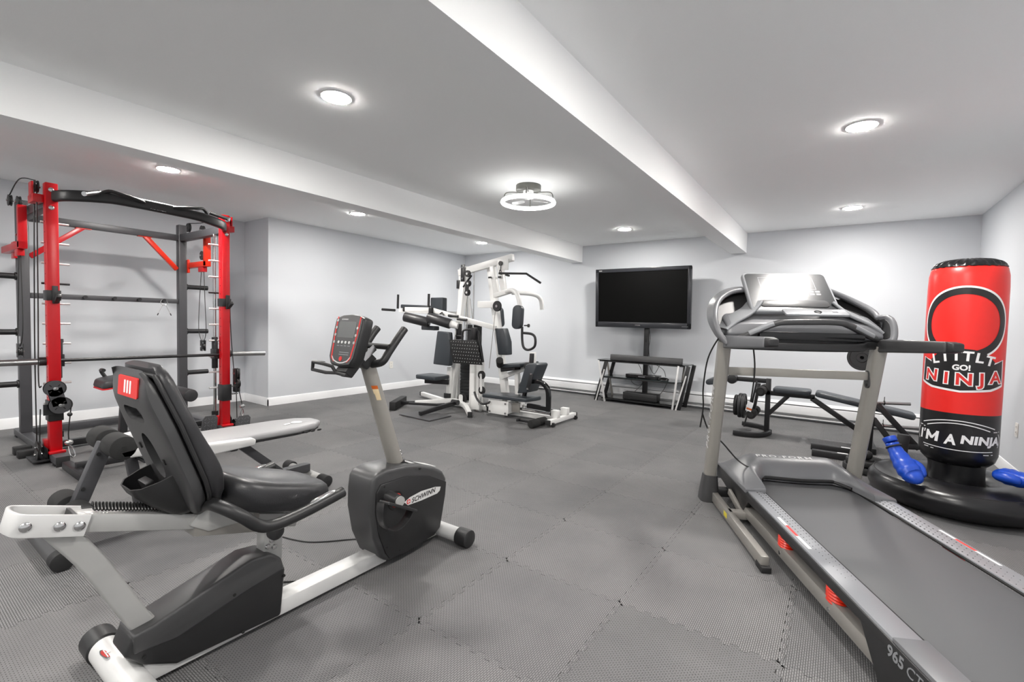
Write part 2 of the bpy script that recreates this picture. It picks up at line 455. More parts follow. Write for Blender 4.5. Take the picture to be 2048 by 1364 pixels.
# baseboard heater along the back wall
t = thing('baseboard_heater', 'long white baseboard heater along the foot of the back wall', 'heater', (-1.9, YB-0.03, 0))
X0, X1 = -4.72, 1.02
obj('back_plate', G().span((X0, YB-0.012, 0.02), (X1, YB, 0.235)), 'heater_white', t)
obj('front_cover', G().prism([(7.185, 0.075), (7.173, 0.085), (7.173, 0.17), (7.18, 0.19), (7.186, 0.19)], YZ, X0+0.02, X1-0.02), 'heater_white', t)
obj('damper', G().prism([(7.18, 0.205), (7.238, 0.236), (7.238, 0.229), (7.183, 0.2)], YZ, X0+0.02, X1-0.02), 'heater_white', t)
obj('fins', G().span((X0+0.03, 7.188, 0.08), (X1-0.03, 7.232, 0.165)), 'dark_gap', t)
obj('toe_plate', G().span((X0+0.02, 7.176, 0.03), (X1-0.02, 7.24, 0.045)), 'heater_white', t)
e0 = obj('end_cap', G().span((X0-0.02, 7.168, 0.012), (X0+0.03, 7.24, 0.238)), 'heater_white', t, bev=0.004)
clone(e0, t, (X1-X0-0.01, 0, 0))

# wall outlets
def outlet(name, label, at, n):
    t = thing(name, label, 'outlet', at)
    s = (-n[1], n[0])
    def P(a, b, c): return (at[0]+s[0]*a+n[0]*c, at[1]+s[1]*a+n[1]*c, at[2]+b)
    def plate(w, h, c0, c1):
        g = G(); g.prism(rrect(w, h, min(w, h)*0.15), lambda x, y, tt: P(x, y, tt), c0, c1); return g
    obj('cover_plate', plate(0.072, 0.116, 0.0, 0.006), 'outlet_white', t)
    for dz in (0.022, -0.022):
        k = obj('socket', plate(0.034, 0.03, 0.006, 0.0085).xf(lambda v, dz=dz: v+V3((0, 0, dz))), 'outlet_white', t)
        for a in (-0.007, 0.007):
            obj('slot', plate(0.003, 0.009, 0.0085, 0.0089).xf(lambda v, a=a, dz=dz: v+V3((s[0]*a, s[1]*a, dz+0.002))), 'dark_gap', k)
outlet('wall_outlet', 'white double socket low on the left wall behind the exercise bike', (XL, 5.37, 0.42), (1, 0))
outlet('wall_outlet', 'white double socket low on the right wall beside the red punching bag', (XR, 5.53, 0.42), (-1, 0))

# ------------------------------------------------------------------ lamps
def recessed(x, y, label):
    t = thing('recessed_light', label, 'ceiling light', (x, y, ZC), group='recessed ceiling lights')
    obj('trim_ring', G().lathe([(0.0, -0.001), (0.090, -0.001), (0.092, -0.003), (0.088, -0.006), (0.0, -0.006)], (x, y, ZC), n=36), 'trim_paint', t)
    obj('lens', G().lathe([(0.0, -0.005), (0.083, -0.005), (0.0835, -0.0065), (0.082, -0.008), (0.0, -0.0095)], (x, y, ZC), n=16), 'lamp_white', t)
recessed(-2.49, 1.70, 'round recessed light between the two beams nearest the camera, largest of the lit discs')
recessed(-5.02, 1.72, 'round recessed light above the red and black power rack')
recessed(-5.00, 3.73, 'round recessed light left of the left beam, in front of the plain left wall')
recessed(-4.98, 6.17, 'round recessed light far back above the white multi gym')
recessed(-2.49, 6.19, 'round recessed light in front of the television wall, behind the ring lamp')
recessed(0.04, 6.22, 'round recessed light near the back wall right of the right beam')
recessed(0.05, 3.75, 'round recessed light above the treadmill right of the right beam')
for q, w in (((0.07, 1.7), 'overhead right of the right beam, just above the picture edge'), ((-5.0, -0.6), 'behind the camera, left of the left beam'), ((-2.5, -0.6), 'behind the camera, between the two beams'), ((0.07, -0.6), 'behind the camera, right of the right beam'),
             ((-5.0, -2.6), 'added out of view, farthest behind the camera on the left'), ((-2.5, -2.6), 'added out of view, farthest behind the camera in the middle'), ((0.07, -2.6), 'added out of view, farthest behind the camera on the right')):  # this rearmost row is added to bounce more light onto the ceiling
    recessed(q[0], q[1], 'round recessed light '+w)

# ceiling fan with a glowing ring
cx, cy = -2.50, 3.79
t = thing('ring_fan_light', 'grey ceiling fan with a glowing white ring between the two beams', 'ceiling light', (cx, cy, ZC))
obj('canopy', G().lathe([(0.0, 0.0), (0.118, 0.0), (0.12, -0.004), (0.12, -0.048), (0.115, -0.052), (0.0, -0.052)], (cx, cy, ZC), n=40), 'fan_grey', t)
obj('motor', G().lathe([(0.0, -0.052), (0.05, -0.052), (0.05, -0.075), (0.062, -0.078), (0.062, -0.11), (0.05, -0.12), (0.0, -0.12)], (cx, cy, ZC), n=32), 'trim_paint', t)
for a in range(4):
    d = Vector((math.cos(a*PI/2+0.5), math.sin(a*PI/2+0.5), 0)); c = Vector((cx, cy, ZC))
    pts = [c+d*0.05+V3((0, 0, -0.066)), c+d*0.17+V3((0, 0, -0.062)), c+d*0.215+V3((0, 0, -0.07)), c+d*0.232+V3((0, 0, -0.10)), c+d*0.235+V3((0, 0, -0.145))]
    obj('arm', G().tube(smooth_path(pts, 5), 0.005, 8), 'fan_grey', t)
obj('light_ring', G().ring((cx, cy, ZC-0.162), 0.247, 0.017, (0, 0, 1), 40, 8), 'ring_glow', t)
obj('ring_frame', G().lathe([(0.238, -0.138), (0.256, -0.138), (0.256, -0.147), (0.238, -0.147), (0.238, -0.138)], (cx, cy, ZC), n=64), 'trim_paint', t)
for a in range(3):
    th = a*2*PI/3+0.9
    def blade(v, th=th):
        w = V3((v[0], v[1]*(0.35+v[0]*1.2), v[2]+v[1]*0.35))
        return V3((cx+w[0]*math.cos(th)-w[1]*math.sin(th), cy+w[0]*math.sin(th)+w[1]*math.cos(th), ZC-0.142+w[2]*0.4))
    g = G().prism(rrect(0.15, 0.09, 0.03), XY, -0.001, 0.001).xf(lambda v: v+V3((0.125, 0, 0))).xf(blade)
    obj('fan_blade', g, 'trim_paint', t)
# ------------------------------------------------------------------ power rack with smith bar and pulleys
rk = thing('power_rack', 'red and black smith power rack with pulleys against the left wall', 'power rack', (-5.65, 1.61, 0))
YL, YR = 0.972, 2.248                      # centre lines of the two front posts
for y in (YL, YR):
    p = obj('front_post', G().span((-5.20, y-0.0375, 0.075), (-5.12, y+0.0375, 2.215)), 'red_paint', rk, bev=0.006)
    holes = G()
    s = 1 if y == YL else -1
    for z in (2.02, 2.16): obj('bolt', G().lathe([(0, 0), (0.017, 0.0), (0.017, 0.005), (0.011, 0.009), (0, 0.010)], (-5.12, y-s*0.004, z), (1, 0, 0), 16), 'chrome', p)
    for k in range(18):
        obj('post_hole', G().lathe([(0, 0), (0.0055, 0), (0.0055, 0.0007), (0, 0.0008)], (-5.16, y-0.0375, 0.52+k*0.082), (0, -1, 0), 10), 'dark_gap', p)
    obj('gusset', G().span((-5.12, y-0.05, 0.075), (-5.075, y+0.05, 0.095)), 'red_paint', p, bev=0.004)
    obj('rod_block', G().span((-5.30, y+s*0.0-0.05, 0.075), (-5.2, y+0.05, 0.17)), 'red_paint', p, bev=0.004)
    obj('base_beam', G().span((-6.48, y-0.04, 0.012), (-4.93, y+0.04, 0.075)), 'graphite_paint', rk, bev=0.008)
    obj('rear_post', G().span((-6.24, y-0.04, 0.075), (-6.16, y+0.04, 2.215)), 'graphite_paint', rk, bev=0.006)
    obj('side_beam', G().span((-6.16, y-0.035, 2.03), (-5.20, y+0.035, 2.105)), 'graphite_paint', rk, bev=0.005)
    obj('guide_rod', G().cyl((-5.27, y+s*0.045, 0.17), (-5.27, y+s*0.045, 2.03), 0.0155, n=16), 'chrome', rk)
    obj('rod_bumper', G().cyl((-5.27, y+s*0.045, 0.17), (-5.27, y+s*0.045, 0.215), 0.03, n=18), 'rubber', rk)
    for k in range(3):
        z = (1.52, 1.01, 0.53)[k]
        h = obj('plate_horn', G().cyl((-6.2, y-s*0.04, z), (-6.2, y-s*0.265, z), 0.026, n=20), 'black_paint', rk)
        obj('horn_flange', G().cyl((-6.2, y-s*0.04, z), (-6.2, y-s*0.052, z), 0.037, n=20), 'black_paint', h)
    # J hook
    j = obj('j_hook', G().span((-5.215, y-0.043, 1.295), (-5.108, y+0.043, 1.375)), 'black_plastic', rk, bev=0.003)
    obj('hook_arm', G().span((-5.108, y-0.012, 1.27), (-5.09, y+0.022, 1.41)).bar((-5.10, y+0.012, 1.285), (-5.02, y+0.012, 1.335), 0.03, 0.03), 'black_plastic', j, bev=0.003)
    # side plates of a foot
    obj('foot_cap', G().span((-4.935, y-0.041, 0.0), (-4.925, y+0.041, 0.078)), 'rubber', rk, bev=0.002)
    for x in (-6.4, -5.5, -5.0): obj('rubber_pad', G().span((x-0.03, y-0.042, 0.0), (x+0.03, y+0.042, 0.014)), 'rubber', rk)
# locking pegs (shared mesh)
pin = None
for k in range(10):
    z = 1.915-0.1612*k
    for y, s in ((YL, 1), (YR, -1)):
        if pin is None:
            pin = obj('locking_peg', G().cyl((-5.225, YL-0.05, 1.915), (-5.225, YL+0.118, 1.915), 0.0085, n=12), 'bright_silver', rk)
            pin.data.transform(Matrix.Translation((5.65-5.65, 0, 0)))
            continue
        c = clone(pin, rk, (0, (y-s*0.0)-YL if s == 1 else (YR-YL), z-1.915))
        if s == -1: c.scale = (1, -1, 1); c.location = (0, YR+YL-2*1.61, z-1.915)
        if k == 3:
            c.data = c.data.copy(); c.data.materials[0] = MATS['black_paint']
# cross members
obj('rear_top_beam', G().span((-6.235, YL+0.04, 2.035), (-6.165, YR-0.04, 2.10)), 'graphite_paint', rk, bev=0.005)
rm = obj('rear_mid_beam', G().span((-6.235, YL+0.04, 1.325), (-6.175, YR-0.04, 1.375)), 'graphite_paint', rk, bev=0.004)
for y in (1.39, 1.62, 1.83, 2.05): obj('band_peg', G().cyl((-6.175, y, 1.35), (-6.115, y, 1.355), 0.011, n=12).cyl((-6.12, y, 1.355), (-6.112, y, 1.355), 0.017, n=12), 'black_paint', rm)
obj('rear_base_beam', G().span((-6.42, YL+0.04, 0.015), (-6.35, YR-0.04, 0.075)), 'graphite_paint', rk, bev=0.005)
obj('front_base_beam', G().span((-5.60, YL+0.04, 0.02), (-5.54, YR-0.04, 0.075)), 'black_paint', rk, bev=0.004)
for y0, y1 in ((1.02, 1.40), (2.20, 1.90)):
    b = obj('corner_brace', G().bar((-6.2, y0, 1.71), (-6.2, y1, 2.045), 0.045, 0.04, up=(1, 0, 0)), 'red_paint' if y0 < 1.5 else 'orange_red_paint', rk, bev=0.003)
    obj('brace_tab', G().span((-6.225, y1-0.06, 2.028), (-6.175, y1+0.06, 2.036)), 'orange_red_paint', b)
# pull-up bar: bent, deeper in the middle
bar = [(-5.14, 0.985, 2.115), (-5.02, 1.05, 2.12), (-4.94, 1.22, 2.135), (-4.92, 1.38, 2.14), (-4.92, 1.84, 2.125), (-4.94, 2.0, 2.11), (-5.02, 2.17, 2.09), (-5.14, 2.235, 2.085)]
pb = obj('pull_up_bar', G().sweep(smooth_path(bar, 4), [(x*0.9, z) for x, z in rrect(0.05, 0.088, 0.02)], up=(0, 0, 1)), 'black_paint', rk)
for ys, s in ((1.24, 1), (1.98, -1)):
    grip = smooth_path([(-4.935, ys-s*0.02, 2.16), (-4.90, ys+s*0.03, 2.19), (-4.86, ys+s*0.10, 2.175), (-4.865, ys+s*0.22, 2.155), (-4.915, ys+s*0.27, 2.15)], 5)
    obj('grip_handle', G().tube(grip, 0.014, 10), 'black_plastic', pb)
    g2 = obj('angled_grip', G().cyl((-4.90, ys-s*0.04, 2.165), (-4.79, ys-s*0.145, 2.115), 0.0175, n=16), 'black_plastic', pb)
    obj('grip_cap', G().cyl((-4.79, ys-s*0.145, 2.115), (-4.783, ys-s*0.152, 2.112), 0.0178, n=16).cyl((-4.905, ys-s*0.035, 2.168), (-4.898, ys-s*0.042, 2.165), 0.019, n=16), 'chrome', g2)
# winged emblem and lettering on the bar
fm = frame_map((-4.8965, 1.60, 2.128), (0, 1, -0.035), (0, 0, 1))
g = slab(lettering('TRAINER', 0.026, 0.02, space=1.15), 0.0008).xf(lambda v: v+V3((0, -0.016, 0)))
for s in (-1, 1):
    for k in range(3):
        w = slab(poly_flat([(s*0.014, 0.012-k*0.008), (s*(0.062-k*0.012), 0.018-k*0.008), (s*(0.052-k*0.012), 0.010-k*0.008), (s*0.018, 0.006-k*0.008)]), 0.0008); g.add(w.v, w.f)
w = slab(poly_flat([(-0.011, 0.0), (0.011, 0.0), (0.012, 0.016), (-0.012, 0.016)]), 0.0008); g.add(w.v, w.f)
obj('emblem', g.xf(lambda v: fm(v)), 'white_print', pb)
# pulleys
def wheel(name, c, r, axis, parent, th=0.024, m='black_plastic'):
    w = obj(name, G().lathe([(0, -th/2), (r, -th/2), (r, -th/2+0.004), (r*0.86, 0), (r, th/2-0.004), (r, th/2), (0, th/2)], c, axis, 24), m, parent)
    obj('axle', G().lathe([(0, -th/2-0.012), (0.011, -th/2-0.012), (0.011, th/2+0.012), (0, th/2+0.012)], c, axis, 12), 'chrome', w)
    return w
for y, s in ((YL, 1), (YR, -1)):
    a = 'red_paint'
    # top front pulley outside the post
    ct = obj('top_pulley_bracket', G().span((-5.33, y-s*0.0375, 2.06), (-5.16, y-s*0.10, 2.12)).span((-5.30, y-s*0.088, 2.09), (-5.20, y-s*0.10, 2.22)), a, rk, bev=0.003)
    wheel('pulley', (-5.25, y-s*0.065, 2.19), 0.047, (0, 1, 0), ct)
    # lat bracket from the rear post forward and up to the side beam
    lb = obj('lat_bracket', G().span((-6.44, y-s*0.045, 1.735), (-5.70, y-s*0.10, 1.795)).span((-5.76, y-s*0.045, 1.74), (-5.70, y-s*0.10, 2.10)).span((-6.26, y-s*0.04, 1.68), (-6.14, y-s*0.062, 1.83)), 'orange_red_paint' if s == -1 else 'red_paint', rk, bev=0.003)
    wheel('pulley', (-5.84, y-s*0.072, 1.86), 0.05, (0, 1, 0), lb)
    wheel('pulley', (-5.84, y-s*0.072, 2.14), 0.05, (0, 1, 0), rk)
    wheel('pulley', (-6.2, y-s*0.072, 2.20), 0.05, (0, 1, 0), rk)
    obj('cable_guide', G().span((-5.9, y-s*0.05, 1.68), (-5.78, y-s*0.095, 1.735)), 'red_paint', lb, bev=0.002)
    # slack loop with a hanging pulley
    hz = 0.83 if s == 1 else 0.86
    loop = smooth_path([(-5.87, y-s*0.072, 1.70), (-5.93, y-s*0.072, 1.3), (-5.95, y-s*0.075, 1.02), (-5.86, y-s*0.08, 0.90), (-5.77, y-s*0.075, 1.02), (-5.78, y-s*0.072, 1.3), (-5.81, y-s*0.072, 1.70)], 8)
    obj('cable', G().tube(loop, 0.0035, 6), 'cable_black', rk)
    hp = obj('hanging_pulley', G().span((-5.89, y-s*0.062, 0.80), (-5.83, y-s*0.066, 0.92)).span((-5.89, y-s*0.094, 0.80), (-5.83, y-s*0.098, 0.92)), 'black_plastic', rk)
    wheel('pulley_wheel', (-5.86, y-s*0.08, 0.85), 0.036, (0, 1, 0), hp)
    obj('threaded_pin', G().cyl((-5.86, y-s*0.08, 0.90), (-5.86, y-s*0.08, 0.985), 0.006, n=10), 'chrome', hp)
    # lower sliding carriage with twin pulleys
    cg = obj('cable_carriage', G().span((-5.21, y-0.045, 0.335), (-5.105, y+0.045, 0.50)), 'black_paint', rk, bev=0.004)
    if s == 1:
        pl = rrect(0.105, 0.30, 0.05, 5)
        obj('pulley_plate', G().cyl((-5.09, 0.955, 0.60), (-5.084, 0.955, 0.60), 0.062, n=26).cyl((-5.09, 0.985, 0.465), (-5.084, 0.985, 0.465), 0.066, n=26).bar((-5.087, 0.955, 0.60), (-5.087, 0.985, 0.465), 0.085, 0.006, up=(1, 0, 0)).span((-5.10, 0.895, 0.39), (-5.084, 0.965, 0.475)), 'black_paint', cg)
        wheel('pulley', (-5.07, 0.965, 0.60), 0.062, (1, 0, 0), cg, 0.03)
        wheel('pulley', (-5.07, 1.0, 0.465), 0.062, (1, 0, 0), cg, 0.03)
        fp = obj('front_plate', G().cyl((-5.052, 0.955, 0.60), (-5.046, 0.955, 0.60), 0.062, n=26).cyl((-5.052, 0.985, 0.465), (-5.046, 0.985, 0.465), 0.066, n=26).bar((-5.049, 0.955, 0.60), (-5.049, 0.985, 0.465), 0.085, 0.006, up=(1, 0, 0)), 'graphite_paint', cg)
        for cy_, cz_ in ((0.955, 0.60), (0.985, 0.465)):
            obj('axle_bolt', G().lathe([(0, 0), (0.014, 0), (0.012, 0.006), (0, 0.008)], (-5.046, cy_, cz_), (1, 0, 0), 14), 'chrome', fp)
            for k in range(4):
                an = PI/4+k*PI/2
                obj('slot', G().bar((-5.0455, cy_+0.026*math.cos(an), cz_+0.026*math.sin(an)), (-5.0455, cy_+0.044*math.cos(an), cz_+0.044*math.sin(an)), 0.007, 0.0008, up=(1, 0, 0)), 'dark_gap', fp)
        cb = [(-5.06, 1.055, 0.47), (-5.05, 1.045, 0.40), (-5.045, 1.03, 0.25), (-5.04, 1.03, 0.185)]
        obj('cable', G().tube(smooth_path(cb, 4), 0.0045, 6), 'cable_black', rk)
        e = obj('cable_end', G().ball((-5.046, 1.04, 0.385), 0.017), 'black_plastic', rk)
        obj('ball_stop', G().ball((-5.04, 1.03, 0.16), 0.028, 18, (1, 1, 0.8)), 'chrome', rk)
        obj('carabiner', G().tube(smooth_path([(-5.03, 1.03, 0.14), (-5.02, 1.05, 0.115), (-5.0, 1.06, 0.06), (-4.99, 1.045, 0.045), (-5.0, 1.03, 0.07), (-5.03, 1.025, 0.13)], 4), 0.005, 8), 'chrome', rk)
    else:
        pp = obj('pulley_bracket', G().span((-5.12, y+0.06, 0.50), (-5.06, y+0.066, 0.66)).span((-5.12, y+0.10, 0.46), (-5.06, y+0.106, 0.66)).span((-5.12, y+0.06, 0.42), (-5.06, y+0.106, 0.5)), 'black_paint', cg, bev=0.002)
        wheel('pulley', (-5.09, y+0.083, 0.61), 0.055, (0, 1, 0), pp)
        wheel('pulley', (-5.07, y+0.083, 0.51), 0.05, (0, 1, 0), pp)
        for z in (0.40, 0.48): obj('pin', G().cyl((-5.10, y+0.045, z), (-5.10, y+0.10, z), 0.007, n=10), 'chrome', cg)
        obj('cable', G().tube([(-5.05, y+0.085, 0.46), (-5.03, y+0.11, 0.29)], 0.0045, 6), 'cable_black', rk)
        obj('ball_stop', G().ball((-5.03, y+0.112, 0.275), 0.026, 18, (1, 1, 0.85)), 'chrome', rk)
        obj('carabiner', G().tube(smooth_path([(-5.03, y+0.105, 0.25), (-5.03, y+0.095, 0.2), (-5.03, y+0.105, 0.165), (-5.03, y+0.125, 0.2), (-5.03, y+0.118, 0.25)], 4), 0.005, 8), 'chrome', rk)
    # low pulleys at the foot
    lo = obj('low_pulley_bracket', G().span((-5.34, y-s*0.04, 0.02), (-5.10, y-s*0.14, 0.035)).span((-5.32, y-s*0.05, 0.03), (-5.12, y-s*0.055, 0.12)), 'black_paint', rk, bev=0.002)
    wheel('pulley', (-5.26, y-s*0.08, 0.11), 0.052, (0, 1, 0), lo)
    wheel('pulley', (-5.16, y-s*0.10, 0.075), 0.05, (0, 1, 0), lo)
    obj('stop_block', G().span((-5.50, y-s*0.06, 0.0), (-5.42, y-s*0.17, 0.06)), 'rubber', rk, bev=0.006)
    obj('stop_block', G().span((-5.66, y-s*0.06, 0.0), (-5.58, y-s*0.17, 0.065)), 'rubber', rk, bev=0.006)
    # long vertical cables
    for pts in ([(-5.21, y-s*0.068, 2.19), (-5.205, y-s*0.075, 1.2), (-5.16, y-s*0.088, 0.66), (-5.12, y-s*0.08, 0.62)], [(-5.30, y-s*0.068, 2.15), (-5.31, y-s*0.08, 1.0), (-5.31, y-s*0.08, 0.12)], [(-5.11, y-s*0.09, 0.44), (-5.112, y-s*0.10, 0.08)]):
        obj('cable', G().tube(smooth_path(pts, 5), 0.0045, 6), 'cable_black', rk)
    obj('cable', G().tube(smooth_path([(-6.2, y-s*0.072, 2.25), (-5.8, y-s*0.07, 2.33) if s == 1 else (-5.8, y-s*0.07, 2.22), (-5.27, y-s*0.066, 2.24)], 6), 0.0045, 6), 'cable_black', rk)
    # slider of the smith bar
    sl = obj('bar_carriage', G().cyl((-5.27, y+s*0.045, 0.66), (-5.27, y+s*0.045, 0.98), 0.028, n=18).span((-5.30, y+s*0.045-0.03, 0.76), (-5.20, y+s*0.045+0.03, 0.86)), 'black_paint', rk, bev=0.003)
    obj('lock_hook', G().bar((-5.205, y+s*0.055, 0.80), (-5.215, y+s*0.06, 0.98), 0.012, 0.03, up=(1, 0, 0)).span((-5.23, y+s*0.05, 0.955), (-5.20, y+s*0.07, 0.985)), 'black_paint', sl, bev=0.002)
# the smith barbell
bb = obj('smith_bar', G().cyl((-5.20, 0.93, 0.812), (-5.20, 2.29, 0.802), 0.0145, n=18), 'black_paint', rk)
for y0, y1, s in ((0.93, 0.45, 1), (2.29, 2.675, -1)):
    obj('sleeve', G().cyl((-5.20, y0, 0.807), (-5.20, y1, 0.807 if s == 1 else 0.797), 0.0245, n=22), 'steel', bb)
    obj('collar', G().cyl((-5.20, y0+s*0.01, 0.808), (-5.20, y0-s*0.035, 0.808), 0.034, n=22), 'black_paint', bb)
sc_ = thing('spring_clip', 'wire spring collar clip hanging on a rack peg', 'clip', (-6.125, 2.05, 1.34))
pts = []
for k in range(41):
    a = 2*PI*k/20; pts.append((-6.13+0.006*k/20, 2.05+0.032*math.cos(a), 1.332+0.032*math.sin(a)))
obj('coil', G().tube(pts, 0.003, 6), 'steel', sc_)
for s in (-1, 1):
    obj('prong', G().tube([(-6.125, 2.05+s*0.015, 1.304), (-6.12, 2.05+s*0.06, 1.20)], 0.003, 6), 'steel', sc_)
    obj('prong_tip', G().cyl((-6.12, 2.05+s*0.055, 1.212), (-6.12, 2.05+s*0.065, 1.188), 0.0055, n=8), 'black_plastic', sc_)

# ------------------------------------------------------------------ roman chair in front of the rack
rc = thing('roman_chair', 'black hyperextension bench with tread footplates standing in front of the power rack', 'bench', (-4.62, 1.55, 0))
obj('frame', G().bar((-4.62, 0.98, 0.06), (-4.62, 2.0, 0.06), 0.06, 0.05).bar((-4.62, 1.25, 0.07), (-4.62, 1.28, 0.64), 0.05, 0.05, up=(0, 1, 0)).bar((-4.62, 1.86, 0.08), (-4.62, 1.28, 0.45), 0.05, 0.05), 'black_paint', rc, bev=0.004)
for y in (0.98, 1.99): obj('foot_bar', G().span((-4.86, y-0.03, 0.0), (-4.38, y+0.03, 0.055)), 'black_paint', rc, bev=0.006)
hp = obj('hip_pad', G().prism(rrect(0.30, 0.26, 0.05, 5), XY, -0.028, 0.028).xf(lambda v: V3((-4.62+v[0], 1.24+v[1]*0.96+v[2]*0.25, 0.685+v[2]+v[1]*0.16))), 'black_vinyl', rc, bev=0.012)
obj('pad_backing', G().prism(rrect(0.29, 0.25, 0.05, 5), XY, -0.040, -0.029).xf(lambda v: V3((-4.62+v[0], 1.24+v[1]*0.96+v[2]*0.25, 0.685+v[2]+v[1]*0.16))), 'red_paint', hp)
obj('handle', G().tube(smooth_path([(-4.85, 1.26, 0.62), (-4.85, 1.21, 0.70), (-4.85, 1.19, 0.745), (-4.78, 1.19, 0.75)], 4), 0.014, 8), 'black_plastic', rc)
obj('calf_roller', G().cyl((-4.86, 1.66, 0.535), (-4.40, 1.66, 0.535), 0.052, n=24), 'black_vinyl', rc, bev=0.008)
obj('roller_arm', G().bar((-4.62, 1.66, 0.53), (-4.62, 1.62, 0.24), 0.03, 0.04, up=(0, 1, 0)), 'black_paint', rc, bev=0.003)
for y, x in ((1.94, -4.72), (2.14, -4.52)):
    g = G().prism([(-0.075, -0.12), (0.075, -0.12), (0.07, 0.06), (0.045, 0.09), (-0.045, 0.09), (-0.07, 0.06)], lambda a, b, tt, x=x, y=y: (x-0.035*1.0+tt+b*0.25, y+a*0.9, 0.19+b), -0.008, 0.008)
    f = obj('footplate', g, 'tread_plate', rc, bev=0.003)
    rib = []
    for r in range(6):
        for c in range(4):
            a = -0.045+c*0.03; b = -0.10+r*0.032; sg = 1 if (r+c) % 2 else -1
            obj('tread_rib', G().bar((x-0.027+b*0.25, y+(a-0.009)*0.9, 0.19+b-sg*0.009), (x-0.027+b*0.25, y+(a+0.009)*0.9, 0.19+b+sg*0.009), 0.005, 0.004, up=(1, 0, 0)), 'grey_plastic', f)
    obj('footplate_strut', G().bar((x-0.05, y, 0.14), (-4.62, 1.97, 0.05), 0.025, 0.025), 'black_paint', rc)

# ------------------------------------------------------------------ adjustable bench between rack and bike
bn = thing('utility_bench', 'grey padded flat bench with white side rails and foam leg rollers', 'bench', (-3.2, 1.30, 0))
pad = [(-0.17, 0.0), (-0.17, 0.86), (-0.14, 1.02), (-0.06, 1.11), (0.06, 1.11), (0.14, 1.02), (0.17, 0.86), (0.17, 0.0)]
g = G().prism(pad, XY, 0, 0.045).xf(lambda v: V3((-3.2+v[0], 0.92+v[1], 0.42+v[2]-0.012*v[1])))
lp = obj('long_pad', g, 'grey_vinyl', bn, bev=0.016, seg=3)
obj('pad_board', G().prism([(x*0.96, y*0.985) for x, y in pad], XY, -0.012, 0.002).xf(lambda v: V3((-3.2+v[0], 0.92+v[1], 0.42+v[2]-0.012*v[1]))), 'black_plastic', lp)
for k in range(11):
    obj('pad_staple_tuft', G().ball((-3.045, 1.46+k*0.05, 0.405), 0.012, 8, (0.6, 1.6, 0.7)), 'black_plastic', lp)
fm = frame_map((-3.17, 1.86, 0.456), (-0.12, 1, -0.012), (-1, -0.12, 0))
g = slab(lettering('fitness', 0.05, 0.01, 0.2), 0.0006); 
r_ = slab(poly_flat([(0.0+0.036*math.cos(a*PI/12), 0.0+0.036*math.sin(a*PI/12)) for a in range(24)]), 0.0006)
obj('logo_disc', r_.xf(lambda v: fm(v+V3((0.0, 0.0, 0.0005)))), 'white_print', lp)
obj('logo_wave', slab(poly_flat([(-0.10, -0.02), (-0.05, -0.01), (-0.045, 0.01), (-0.09, 0.012)]), 0.0006).xf(lambda v: fm(v+V3((-0.005, 0.0, 0.0005)))), 'white_print', lp)
for s in (-1, 1):
    rail = [(0.80, 0.50), (0.98, 0.52), (1.20, 0.46), (1.47, 0.445), (1.495, 0.43), (1.49, 0.395), (1.2, 0.385), (0.98, 0.45), (0.82, 0.46)]
    obj('side_rail', G().prism(rail, YZ, -3.2+s*0.155, -3.2+s*0.20), 'bright_silver', bn, bev=0.010, seg=3)
obj('main_beam', G().bar((-3.2, 0.56, 0.10), (-3.2, 1.97, 0.10), 0.06, 0.06).bar((-3.2, 1.2, 0.10), (-3.2, 1.15, 0.42), 0.06, 0.06, up=(0, 1, 0)).bar((-3.2, 0.95, 0.12), (-3.2, 0.90, 0.46), 0.05, 0.05, up=(0, 1, 0)).bar((-3.2, 1.75, 0.12), (-3.2, 1.45, 0.40), 0.05, 0.05, up=(0, 1, 0)), 'graphite_paint', bn, bev=0.004)
obj('rear_stabilizer', G().cyl((-3.50, 0.57, 0.045), (-2.94, 0.57, 0.045), 0.043, n=26), 'charcoal_plastic', bn)
obj('stabilizer_cap', G().cyl((-2.99, 0.57, 0.045), (-2.925, 0.57, 0.045), 0.046, n=26), 'rubber', bn, bev=0.005)
obj('front_stabilizer', G().cyl((-3.47, 1.985, 0.045), (-3.0, 1.965, 0.045), 0.032, n=24), 'silver_paint', bn)
for xa, xb, ya in ((-3.52, -3.44, 1.99), (-3.03, -2.945, 1.963)): obj('stabilizer_cap', G().cyl((xa, ya, 0.045), (xb, ya, 0.045), 0.042, n=24), 'rubber', bn, bev=0.005)
# leg developer
la = obj('roller_post', G().bar((-3.2, 0.665, 0.16), (-3.2, 0.80, 0.52), 0.06, 0.065, up=(0, 1, 0)), 'graphite_paint', bn, bev=0.006)
for z in (0.30, 0.47): obj('post_bolt', G().cyl((-3.168, 0.665+(z-0.16)*0.375-0.02, z), (-3.16, 0.665+(z-0.16)*0.375-0.02, z), 0.01, n=12), 'black_plastic', la)
for y, z in ((0.825, 0.515), (0.665, 0.195)):
    for s in (-1, 1):
        r = obj('foam_roller', G().cyl((-3.2+s*0.04, y, z), (-3.2+s*0.20, y, z), 0.062, n=28), 'foam_black', bn, bev=0.008)
        obj('roller_core', G().cyl((-3.2+s*0.19, y, z), (-3.2+s*0.2015, y, z), 0.012, n=14), 'dark_gap', r)
